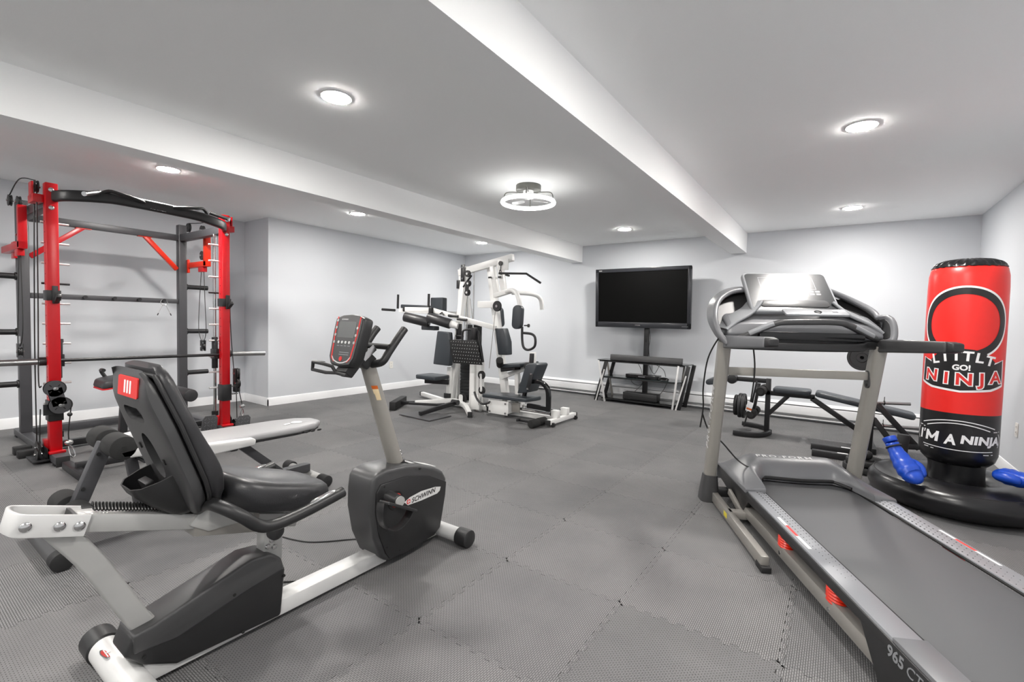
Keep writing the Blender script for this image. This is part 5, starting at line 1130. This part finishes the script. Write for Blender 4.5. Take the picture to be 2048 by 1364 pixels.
# console body
def lp(x, y, z): return (cx_+x, y, z)
br_ = []
for x, dz in ((-0.45, -0.03), (-0.42, 0.0), (-0.30, 0.02), (0.0, 0.03), (0.30, 0.02), (0.42, 0.0), (0.45, -0.03)):
    br_.append([lp(x, y, z) for y, z in ((0.12, 1.15), (0.14, 1.22+dz), (0.10, 1.31+dz), (0.0, 1.30+dz*0.5), (-0.14, 1.235+dz*0.3), (-0.17, 1.17), (-0.10, 1.10))])
tpart('console_body', G().loft(br_), 'grey_plastic', bev=0.01, seg=2, angle=50)
for s in (-1, 1):
    dz = 0.0 if s == -1 else -0.04
    q4 = [lp(s*0.505, -0.10, 1.19), lp(s*0.47, 0.05, 1.375+dz), lp(s*0.40, 0.11, 1.425+dz), lp(s*0.25, 0.15, 1.46+dz*0.4), lp(s*0.26, 0.06, 1.33), lp(s*0.36, -0.03, 1.26)]
    g = G().add(q4+[(p[0], p[1]+0.03, p[2]-0.01) for p in q4], [(5, 4, 3, 2, 1, 0), (6, 7, 8, 9, 10, 11)]+[(i, (i+1) % 6, 6+(i+1) % 6, 6+i) for i in range(6)])
    tpart('speaker_pocket', g, 'black_plastic', angle=30)
    tpart('console_flank', G().sweep(smooth_path([lp(s*0.47, -0.10, 1.20), lp(s*0.40, -0.08, 1.26), lp(s*0.30, -0.04, 1.32), lp(s*0.24, 0.0, 1.38)], 4), rrect(0.02, 0.13, 0.008, 2), up=(0, 1, 0.4)), 'light_grey_plastic', angle=50)
tpart('console_tray', G().prism(rrect(0.60, 0.05, 0.02), lambda x, z, t: (cx_+x+0.03, t, 1.165+z), -0.20, -0.10), 'gloss_black', bev=0.006)
tpart('lower_beam', G().sweep(smooth_path([lp(-0.47, -0.11, 1.10), lp(-0.30, -0.16, 1.10), lp(0.0, -0.19, 1.10), lp(0.30, -0.16, 1.105), lp(0.36, -0.14, 1.12), lp(0.47, -0.11, 1.12)], 4), rrect(0.05, 0.055, 0.012, 3), up=(0, 0, 1)), 'black_plastic', angle=50)
ph = smooth_path([lp(-0.40, -0.17, 1.135), lp(-0.33, -0.19, 1.17), lp(-0.20, -0.22, 1.235), lp(-0.12, -0.235, 1.25), lp(0.14, -0.235, 1.255), lp(0.23, -0.22, 1.235), lp(0.36, -0.17, 1.18), lp(0.46, -0.12, 1.145)], 5)
gh = tpart('pulse_handle', G().sweep(ph, rrect(0.042, 0.036, 0.014, 3), up=(0, 0, 1)), 'charcoal_plastic', angle=50)
tpart('pulse_plate', G().sweep([p+V3((0, -0.003, 0.004)) for p in ph[5:11]], rrect(0.040, 0.034, 0.013, 3), up=(0, 0, 1)), 'light_grey_plastic', gh, angle=50)
tpart('pulse_plate', G().sweep([p+V3((0, -0.003, 0.004)) for p in ph[26:32]], rrect(0.040, 0.034, 0.013, 3), up=(0, 0, 1)), 'light_grey_plastic', gh, angle=50)
# tilted display
DU = V3((0, 0.68, 0.734)).normalized(); DN = V3((0, -0.734, 0.68)).normalized(); D0 = V3((-0.085, 0.035, 1.455))
def dp(x, y, d): return D0+V3((x, 0, 0))+DU*y+DN*d
ds = tpart('display', G().prism(rrect(0.535, 0.375, 0.035, 5), dp, -0.035, 0.0), 'light_grey_plastic', bev=0.010, seg=3)
dg_ = tpart('display_face', G().prism(rrect(0.505, 0.345, 0.028, 5), dp, 0.0, 0.0015), 'display_gloss', ds)
for x0, x1, y0, y1 in ((-0.17, 0.17, 0.135, 0.1365), (-0.17, -0.1685, 0.02, 0.1365), (0.1685, 0.17, 0.02, 0.1365), (-0.17, 0.17, 0.02, 0.0215)):
    tpart('screen_outline', G().prism([(x0, y0), (x1, y0), (x1, y1), (x0, y1)], dp, 0.0015, 0.002), 'light_grey_plastic', ds)
for j in range(2):
    for k in range(10): tpart('key_outline', G().prism(rrect(0.03, 0.016, 0.007), lambda x, y, d, j=j, k=k: dp(-0.17+k*0.038+x, 0.0-j*0.024+y, d), 0.0015, 0.002), 'grey_plastic', ds)
tpart('display_pocket', G().prism(rrect(0.42, 0.062, 0.028, 5), lambda x, y, d: dp(x, y-0.115, d), 0.0, 0.006), 'charcoal_plastic', ds, bev=0.003)
ledge = tpart('tablet_ledge', G().prism(rrect(0.36, 0.085, 0.014, 4), lambda x, y, d: (-0.02+x, -0.185+y*0.9-d*0.3, 1.305+y*0.42+d), 0.0, 0.014), 'light_grey_plastic', bev=0.004)
tpart('ledge_dial', G().ring((-0.01, -0.20, 1.318), 0.018, 0.003, (0, -0.4, 1), 20, 6), 'black_plastic', ledge)
tpart('speed_key', G().box((0.09, -0.19, 1.318), (0.03, 0.02, 0.003), (0.43, 0, 0)), 'grey_plastic', ledge)
# loose black leads over the frame
for pts in ([(-0.52, -0.09, 1.165), (-0.56, -0.13, 1.14), (-0.60, -0.05, 1.00), (-0.61, 0.0, 0.80), (-0.60, 0.02, 0.66), (-0.61, 0.04, 0.52)], [(-0.36, -0.15, 1.12), (-0.33, -0.12, 0.95), (-0.33, -0.08, 0.75), (-0.36, -0.06, 0.56)], [(-0.60, 0.04, 0.62), (-0.55, 0.05, 0.50), (-0.46, 0.04, 0.42), (-0.36, 0.02, 0.31), (-0.28, -0.05, 0.27)]):
    tpart('lead', G().tube(smooth_path(pts, 6), 0.005, 8), 'cable_black')
tg = tpart('paper_tag', G().box((-0.345, -0.10, 0.70), (0.045, 0.002, 0.06), (0, 0.3, 0.4)), 'white_print')
tpart('tag_stripe', G().box((-0.348, -0.1015, 0.685), (0.042, 0.002, 0.012), (0, 0.3, 0.4)), 'label_orange', tg)

# ------------------------------------------------------------------ inflatable punching bag
BX, BY, R_ = 0.705, 4.50, 0.207
bg = thing('punching_bag', 'tall red and black inflatable punching bag with round black base', 'punching bag', (BX, BY, 0))
base = [(0.0, 0.02), (0.30, 0.006), (0.42, 0.015), (0.475, 0.05), (0.495, 0.10), (0.49, 0.145), (0.46, 0.185), (0.45, 0.188), (0.40, 0.205), (0.30, 0.215), (0.22, 0.20), (0.172, 0.17), (0.165, 0.16), (0.0, 0.16)]
bs = obj('ring_base', G().lathe(base, (BX, BY-0.02, 0), n=72), 'bag_black', bg, angle=50)
obj('base_seam', G().ring((BX, BY-0.02, 0.186), 0.4555, 0.004, (0, 0, 1), 90, 6), 'rubber', bs)
for k in range(5): obj('base_groove', G().tube([(BX+(0.29+k*0.028)*math.cos(a), BY-0.02+(0.29+k*0.028)*math.sin(a), 0.2135-0.0002*(k**2)*7) for a in [3.0+0.6*j/10 for j in range(11)]], 0.0032, 6), 'grey_plastic', bs)
obj('neck', G().lathe([(0.158, 0.16), (0.152, 0.20), (0.150, 0.26), (0.156, 0.32)], (BX, BY, 0), n=48), 'bag_black', bg, angle=60)
lean = lambda z: (BX-0.012*(z-0.3), BY)
lower = [(0.0, 0.30), (0.12, 0.295), (0.165, 0.305), (0.193, 0.335), (0.206, 0.38), (R_, 0.45), (R_, 0.665)]
obj('lower_body', G().lathe(lower, (BX, BY, 0), n=64), 'bag_black', bg, angle=60)
upper = [(R_, 0.665), (R_+0.0005, 0.9), (R_+0.001, 1.3), (R_, 1.52), (R_-0.003, 1.60), (R_-0.012, 1.645), (R_-0.022, 1.66)]
obj('upper_body', G().lathe(upper, (BX, BY, 0), n=64), 'bag_red', bg, angle=60)
# gathered black crown
n_ = 96; rings = []
for rr, zz, amp in ((0.188, 1.658, 0.0), (0.183, 1.672, 0.004), (0.165, 1.69, 0.0065), (0.13, 1.707, 0.006), (0.08, 1.717, 0.003), (0.02, 1.72, 0.0)):
    rings.append([(BX+(rr+amp*math.sin(k*2*PI/n_*24+rr*40))*math.cos(2*PI*k/n_), BY+(rr+amp*math.sin(k*2*PI/n_*24+rr*40))*math.sin(2*PI*k/n_), zz+amp*math.sin(k*2*PI/n_*24+1)) for k in range(n_)])
obj('crown', G().loft(rings), 'bag_black', bg, angle=70)
obj('crown_seam', G().tube([(BX+(0.189+0.003*math.sin(k*1.7))*math.cos(2*PI*k/80), BY+(0.189+0.003*math.sin(k*1.7))*math.sin(2*PI*k/80), 1.659+0.003*math.sin(k*2.3)) for k in range(80)], 0.004, 6, closed=True), 'bag_black', bg)
A0 = math.atan2(-BY, -BX)-0.02
def wrap(g, lift):
    """lay a flat print (arc length, height) on the bag"""
    me = bpy.data.meshes.new('w'); me.from_pydata(g.v, [], g.f); bm = bmesh.new(); bm.from_mesh(me)
    x0 = min(v[0] for v in g.v); x1 = max(v[0] for v in g.v); x = math.floor(x0/0.012)*0.012
    while x < x1:
        bmesh.ops.bisect_plane(bm, geom=bm.verts[:]+bm.edges[:]+bm.faces[:], plane_co=(x, 0, 0), plane_no=(1, 0, 0)); x += 0.012
    bm.verts.index_update(); h = G()
    for v in bm.verts:
        a = A0+v.co.x/R_; r = R_+0.001+lift; h.v.append((BX+r*math.cos(a), BY+r*math.sin(a), v.co.y))
    h.f = [tuple(v.index for v in f.verts) for f in bm.faces]; bm.free(); bpy.data.meshes.remove(me); return h
def disc(r, cy, n=64, x=0.0): return poly_flat([(x+r*math.cos(2*PI*k/n), cy+r*math.sin(2*PI*k/n)) for k in range(n)])
def ringflat(r0, r1, cy, n=72):
    g = G(); g.v = [(r*math.cos(2*PI*k/n), cy+r*math.sin(2*PI*k/n), 0) for r in (r0, r1) for k in range(n)]; g.f = [(k, (k+1) % n, n+(k+1) % n, n+k) for k in range(n)]; return g
def print_(name, g, m, lift): return obj(name, wrap(g, lift), m, bg, angle=60)
print_('emblem_outline', ringflat(0.234, 0.249, 1.275), 'white_print', 0.0008)
print_('emblem_ring', ringflat(0.193, 0.236, 1.275), 'black_print', 0.0012)
print_('title_field', poly_flat([(-0.175, 1.02), (-0.12, 1.075), (-0.06, 1.098), (0.0, 1.104), (0.06, 1.098), (0.12, 1.075), (0.175, 1.02), (0.15, 0.94), (-0.15, 0.94)]), 'black_print', 0.0014)
ban = lambda k, dy: [(-0.245*k, 1.035+dy*0.4), (-0.16*k, 1.005+dy), (-0.08*k, 0.985+dy), (0.0, 0.98+dy), (0.08*k, 0.985+dy), (0.16*k, 1.005+dy), (0.245*k, 1.035+dy*0.4), (0.252*k, 0.865-dy*0.8), (0.16*k, 0.832-dy), (0.0, 0.815-dy), (-0.16*k, 0.832-dy), (-0.252*k, 0.865-dy*0.8)]
print_('banner_outline', poly_flat(ban(1.0, 0.006)), 'white_print', 0.0010)
print_('banner', poly_flat(ban(0.955, -0.008)), 'black_print', 0.0018)
print_('title_field', poly_flat([(-0.13, 0.93), (-0.13, 1.03), (-0.06, 1.05), (0.0, 1.055), (0.06, 1.05), (0.13, 1.03), (0.13, 0.93)]), 'black_print', 0.0020)
for k, ch in enumerate('LITTLT'):
    x = -0.142+k*0.057; an = x*1.45
    g = lettering(ch, 0.088, 0.03).xf(lambda v, x=x, an=an: V3((x+v[0]*math.cos(-an)-v[1]*math.sin(-an), 1.052-1.35*x*x+v[0]*math.sin(-an)+v[1]*math.cos(-an), 0)))
    print_('title_letter', g, 'white_print', 0.0026)
print_('title_go', lettering('GO!', 0.05, 0.04).xf(lambda v: V3((v[0], v[1]+0.975, 0))), 'white_print', 0.0026)
for k, ch in enumerate('NINJA'):
    x = (-0.165, -0.073, 0.016, 0.104, 0.185)[k]; zc = 0.895+0.6*x*x; an = x*0.35
    for fat, m, lf in ((0.085, 'white_print', 0.0026), (0.025, 'red_print', 0.0032)):
        g = lettering(ch, 0.108, fat).xf(lambda v, x=x, an=an, zc=zc: V3((x+v[0]*1.05*math.cos(an)-v[1]*math.sin(an), zc+v[0]*math.sin(an)+v[1]*math.cos(an), 0)))
        print_('banner_letter', g, m, lf)
# lower slogan
def stroke(pts, w):
    P = [V3((x, y, 0)) for x, y in pts]; g = G(); n = len(P)
    for i, p in enumerate(P):
        d = (P[min(i+1, n-1)]-P[max(i-1, 0)]).normalized(); q = V3((-d.y, d.x, 0))*w/2
        g.v += [tuple(p+q), tuple(p-q)]
    g.f = [(2*i, 2*i+1, 2*i+3, 2*i+2) for i in range(n-1)]; return g
def fit(g, x0, x1, z0, z1):
    ax = min(v[0] for v in g.v); bx = max(v[0] for v in g.v); ay = min(v[1] for v in g.v); by = max(v[1] for v in g.v)
    return g.xf(lambda v: V3((x0+(v[0]-ax)/(bx-ax)*(x1-x0), z0+(v[1]-ay)/(by-ay)*(z1-z0), 0)))
print_('slogan_letters', poly_flat([(-0.232, 0.458), (-0.214, 0.458), (-0.206, 0.527), (-0.224, 0.527)]), 'white_print', 0.0012)
print_('slogan_letters', poly_flat([(-0.198, 0.508), (-0.190, 0.506), (-0.184, 0.529), (-0.196, 0.529)]), 'white_print', 0.0012)
for q in ([(-0.182, 0.456), (-0.163, 0.456), (-0.156, 0.527), (-0.174, 0.527)], [(-0.118, 0.456), (-0.099, 0.456), (-0.092, 0.527), (-0.110, 0.527)], [(-0.160, 0.527), (-0.168, 0.500), (-0.144, 0.470), (-0.130, 0.470), (-0.134, 0.487)], [(-0.144, 0.470), (-0.130, 0.470), (-0.108, 0.503), (-0.104, 0.527), (-0.136, 0.487)]):
    print_('slogan_letters', poly_flat(q), 'white_print', 0.0012)
print_('slogan_letters', fit(lettering('A', 0.098, 0.04, 0.1), -0.066, -0.004, 0.450, 0.522), 'white_print', 0.0012)
print_('slogan_letters', fit(lettering('NINJA', 0.098, 0.05, 0.1, 1.05), 0.018, 0.255, 0.450, 0.524), 'white_print', 0.0012)
print_('slogan_arc', stroke([(-0.21+0.42*k/20, 0.575+0.042*math.sin(PI*k/20)) for k in range(21)], 0.006), 'white_print', 0.0012)
print_('slogan_arc', stroke([(-0.175+0.35*k/20, 0.560+0.038*math.sin(PI*k/20)) for k in range(21)], 0.006), 'white_print', 0.0012)
print_('slogan_arc', stroke([(-0.20+0.40*k/20, 0.424-0.006*math.sin(PI*k/20)) for k in range(21)], 0.005), 'white_print', 0.0012)
for x0, x1, z in ((-0.25, -0.215, 0.552), (-0.205, -0.19, 0.545), (0.20, 0.235, 0.555), (0.245, 0.255, 0.557), (-0.19, -0.155, 0.408), (-0.14, -0.12, 0.404), (0.14, 0.175, 0.402), (0.19, 0.205, 0.404)):
    print_('slogan_dash', stroke([(x0, z), (x1, z)], 0.005), 'white_print', 0.0012)
print_('slogan_arc', stroke([(-0.245-0.02*math.sin(PI*k/10), 0.45+0.09*k/10) for k in range(11)], 0.006), 'white_print', 0.0012)
print_('slogan_arc', stroke([(0.245+0.02*math.sin(PI*k/10), 0.45+0.09*k/10) for k in range(11)], 0.006), 'white_print', 0.0012)

# boxing gloves on the base
def glove(label, o, rot, curl):
    t = thing('boxing_glove', label, 'boxing glove', o, 0.0, 'blue boxing gloves on the bag base')
    R = Matrix.Rotation(rot[2], 3, 'Z') @ Matrix.Rotation(rot[1], 3, 'Y') @ Matrix.Rotation(rot[0], 3, 'X')
    mp = lambda v: V3(o) + R @ V3(v)
    path = smooth_path([(-0.15, 0, 0.02), (-0.10, 0, 0.012), (-0.03, 0, 0.012), (0.04, 0, 0.02), (0.095, 0, 0.035), (0.125, 0, 0.055*curl+0.02)], 4)
    sc = [0.042, 0.042, 0.043, 0.044, 0.046, 0.050, 0.054, 0.058, 0.062, 0.066, 0.069, 0.071, 0.072, 0.072, 0.070, 0.067, 0.062, 0.055, 0.045, 0.032, 0.012]
    sc = sc[:len(path)] + [0.012]*(len(path)-len(sc)); sc = [x*0.9*(1+0.05*math.sin(i*2.1)) for i, x in enumerate(sc)]
    g = G().tube(path, 1.0, 20, scales=sc).xf(lambda v: V3((v[0], v[1]*1.1, v[2]*0.8)))
    b = obj('mitt', g.xf(mp), 'glove_blue', t, angle=80)
    th = smooth_path([(-0.02, 0.045, 0.0), (0.03, 0.075, 0.01), (0.075, 0.07, 0.012), (0.10, 0.05, 0.015)], 4)
    obj('thumb', G().tube(th, 1.0, 14, scales=[0.02, 0.026, 0.029, 0.03, 0.031, 0.031, 0.031, 0.030, 0.029, 0.027, 0.024, 0.018, 0.008][:len(th)]).xf(mp), 'glove_blue', t, angle=80)
    obj('cuff', G().cyl((-0.155, 0, 0.018), (-0.19, 0, 0.02), 0.040, 0.043, n=20).xf(mp), 'glove_grey' if curl < 0.8 else 'glove_blue', t, bev=0.004)
    obj('strap', G().tube([(-0.125+0.004*math.sin(a), 0.045*math.cos(a), 0.014+0.036*math.sin(a)) for a in [2*PI*k/20 for k in range(20)]], 0.006, 6, closed=True).xf(mp), 'black_plastic', t)
    return t
glove('puffy blue boxing glove lying left of the bag on its base, cuff raised', (0.385, 4.13, 0.305), (0.3, 0.9, -0.75), 1.0)
glove('blue boxing glove with grey lining lying right of the bag by the wall', (0.965, 4.225, 0.285), (0.2, 0.1, 2.5), 0.6)

# ------------------------------------------------------------------ weight bench behind the treadmill
wb = thing('weight_bench', 'black weight bench with leg curl attachment standing behind the treadmill', 'bench', (-0.2, 6.0, 0))
M_ = 'black_paint'; YB_ = 6.0
def b2(name, p, q, w=0.05, h=0.05, up=(0, 0, 1), m=M_, par=None): return obj(name, G().bar(p, q, w, h, up=up), m, par or wb, bev=0.004)
b2('front_post', (-0.645, YB_, 0.04), (-0.645, YB_, 0.635), 0.05, 0.05, (0, 1, 0))
for s in (-1, 1):
    obj('front_foot', G().sweep(smooth_path([(-0.62, YB_+s*0.02, 0.03), (-0.64, YB_+s*0.12, 0.03), (-0.70, YB_+s*0.24, 0.03), (-0.80, YB_+s*0.29, 0.03), (-0.94, YB_+s*0.31, 0.035)], 4), rrect(0.055, 0.05, 0.008, 2), up=(0, 0, 1)), M_, wb)
b2('spine', (-0.66, YB_, 0.475), (-0.20, YB_, 0.475), 0.05, 0.05)
b2('spine_brace', (-0.63, YB_, 0.24), (-0.45, YB_, 0.46), 0.045, 0.045)
b2('back_brace', (-0.23, YB_, 0.46), (0.30, YB_, 0.10), 0.05, 0.05)
b2('rear_foot', (0.30, YB_-0.28, 0.03), (0.30, YB_+0.28, 0.03), 0.06, 0.055)
for p_, q_, nm in (((-0.59, 0.495), (-0.235, 0.495), 'seat_pad'), ((-0.20, 0.495), (0.62, 0.35), 'back_pad')):
    g = G().prism(rrect(math.hypot(q_[0]-p_[0], q_[1]-p_[1]), 0.27, 0.05, 4), XY, 0.0, 0.055)
    an = math.atan2(q_[1]-p_[1], q_[0]-p_[0]); mx_, mz_ = (p_[0]+q_[0])/2, (p_[1]+q_[1])/2
    obj(nm, g.xf(lambda v, an=an, mx_=mx_, mz_=mz_: V3((mx_+v[0]*math.cos(an)-v[2]*math.sin(an), YB_+v[1], mz_+v[0]*math.sin(an)+v[2]*math.cos(an)))), 'slate_vinyl', wb, bev=0.018, seg=3)
b2('curl_beam', (-0.64, YB_, 0.605), (-1.00, YB_, 0.605), 0.045, 0.05)
obj('curl_pad', G().prism(rrect(0.20, 0.10, 0.045, 4), XZ, YB_-0.14, YB_+0.14).xf(lambda v: V3((-1.19+v[0], v[1], 0.565+v[2]*0.75+v[0]*0.18))), 'slate_vinyl', wb, bev=0.012, seg=3)
obj('curl_knob', G().cyl((-1.02, YB_-0.06, 0.60), (-1.02, YB_+0.06, 0.60), 0.055, n=22), M_, wb, bev=0.006)
la_ = obj('leg_lever', G().bar((-0.735, YB_-0.03, 0.575), (-0.78, YB_-0.03, 0.24), 0.03, 0.05, up=(0, 1, 0)).bar((-0.80, YB_-0.03, 0.34), (-0.76, YB_-0.03, 0.60), 0.02, 0.03, up=(0, 1, 0)), M_, wb, bev=0.004)
for x, z, r in ((-0.70, 0.50, 0.05), (-0.785, 0.235, 0.05)):
    for s in (-1, 1):
        f = obj('foam_roller', G().cyl((x, YB_+s*0.03, z), (x, YB_+s*0.20, z), r, n=24), 'foam_black', wb, bev=0.006)
        obj('roller_cap', G().cyl((x, YB_+s*0.195, z), (x, YB_+s*0.205, z), r*0.55, n=18), 'black_plastic', f)
ph_ = obj('plate_peg', G().cyl((-0.76, YB_-0.02, 0.30), (-1.10, YB_-0.02, 0.30), 0.014, n=14), 'steel', wb)
def plate(name, label, c, ax, r, th, m='iron_grey'):
    t = thing(name, label, 'weight plate', c, 0.0, 'iron weight plates')
    obj('disc', G().lathe([(0.016, -th/2), (r*0.35, -th/2), (r*0.38, -th*0.28), (r*0.78, -th*0.28), (r*0.82, -th/2), (r*0.97, -th/2), (r, -th*0.3), (r, th*0.3), (r*0.97, th/2), (r*0.82, th/2), (r*0.78, th*0.28), (r*0.38, th*0.28), (r*0.35, th/2), (0.016, th/2), (0.016, -th/2)], c, ax, 36), m, t)
    obj('hub_ring', G().ring(V3(c)+V3(ax)*th*0.5, r*0.36, 0.003, ax, 28, 6), m, t)
    return t
plate('weight_plate', 'thick grey iron weight plate nearest the post on the bench leg lever', (-0.885, 5.98, 0.30), (1, 0, 0), 0.142, 0.032, 'iron_grey')
plate('weight_plate', 'grey iron weight plate in the middle of the bench leg lever stack', (-0.922, 5.98, 0.30), (1, 0, 0), 0.142, 0.032, 'iron_grey')
plate('weight_plate', 'smaller black rimmed weight plate outermost on the bench leg lever', (-0.965, 5.98, 0.30), (1, 0, 0), 0.120, 0.032, 'rubber')
obj('spring_lock', G().ring((-0.855, 5.98, 0.30), 0.018, 0.006, (1, 0, 0), 18, 6).tube([(-0.855, 5.98, 0.318), (-0.85, 5.95, 0.37)], 0.005, 6), 'chrome', wb)

# ------------------------------------------------------------------ plate tree beside the bench
pt = thing('plate_tree', 'black upright weight tree behind the right post of the treadmill', 'weight rack', (0.25, 5.30, 0))
obj('post', G().bar((0.235, 5.30, 0.05), (0.255, 5.30, 1.02), 0.07, 0.07, up=(0, 1, 0)), M_, pt, bev=0.005)
obj('rear_leg', G().bar((0.27, 5.30, 0.42), (0.52, 5.32, 0.06), 0.05, 0.045), M_, pt, bev=0.004)
obj('rear_leg', G().bar((0.29, 5.34, 0.55), (0.60, 5.40, 0.18), 0.045, 0.045), M_, pt, bev=0.004)
obj('foot_bar', G().span((-0.18, 5.28, 0.0), (0.24, 5.34, 0.06)), M_, pt, bev=0.005)
ft = obj('foot_bar', G().span((-0.20, 5.56, 0.0), (0.28, 5.62, 0.06)), M_, pt, bev=0.005)
obj('foot_label', G().span((0.02, 5.30, 0.0602), (0.10, 5.33, 0.061)), 'white_print', pt)
obj('foot_label', G().span((0.05, 5.575, 0.0602), (0.13, 5.605, 0.061)), 'white_print', pt)
obj('tie_bar', G().bar((0.45, 5.30, 0.20), (0.85, 5.55, 0.20), 0.05, 0.045), M_, pt, bev=0.004)
obj('side_post', G().bar((0.455, 5.18, 0.0), (0.475, 5.18, 0.33), 0.08, 0.05, up=(0, 1, 0)), M_, pt, bev=0.004)
obj('side_brace', G().bar((0.70, 5.40, 0.24), (0.80, 5.35, 0.02), 0.04, 0.03), M_, pt, bev=0.003)
kn_ = obj('clamp_knob', G().ball((0.645, 5.40, 0.27), 0.028, 14), 'chrome', pt)
for z, x1 in ((0.565, 0.53), (0.36, 0.62)):
    h_ = obj('plate_horn', G().cyl((0.26, 5.34, z-0.01), (x1, 5.42, z), 0.014, n=14), 'steel', pt)
    obj('horn_clip', G().ring((0.345, 5.365, z-0.005), 0.018, 0.004, (1, 0.2, 0), 16, 6).tube([(0.345, 5.365, z+0.012), (0.345, 5.36, z+0.05)], 0.003, 6), 'cable_black', h_)
obj('plate_horn', G().cyl((0.25, 5.36, 0.965), (0.25, 5.08, 0.965), 0.014, n=14), 'steel', pt)
plate('weight_plate', 'dark round weight plate at the front of the weight tree, behind the treadmill post', (0.165, 5.20, 0.965), (0.25, 0.968, 0), 0.115, 0.03, 'iron_grey')
plate('weight_plate', 'larger dark weight plate hung behind another on the weight tree', (0.185, 5.27, 0.985), (0.25, 0.968, 0), 0.125, 0.03, 'rubber')
plate('weight_plate', 'flat black weight plate lying on top of another at the foot of the tree', (0.225, 5.02, 0.085), (0, 0, 1), 0.145, 0.04, 'rubber')
plate('weight_plate', 'wide black weight plate lying flat on the floor beneath another plate', (0.235, 5.02, 0.032), (0, 0, 1), 0.175, 0.05, 'rubber')
solo('grip_ball', G().ball((0.225, 4.99, 0.1475), 0.042, 18), 'rubber', 'small black rubber ball resting on the stacked floor plates', 'ball', (0.225, 4.99, 0.1055))
for _o in bpy.data.objects:
    for _k in ('_o', '_local'):
        if _k in _o: del _o[_k]
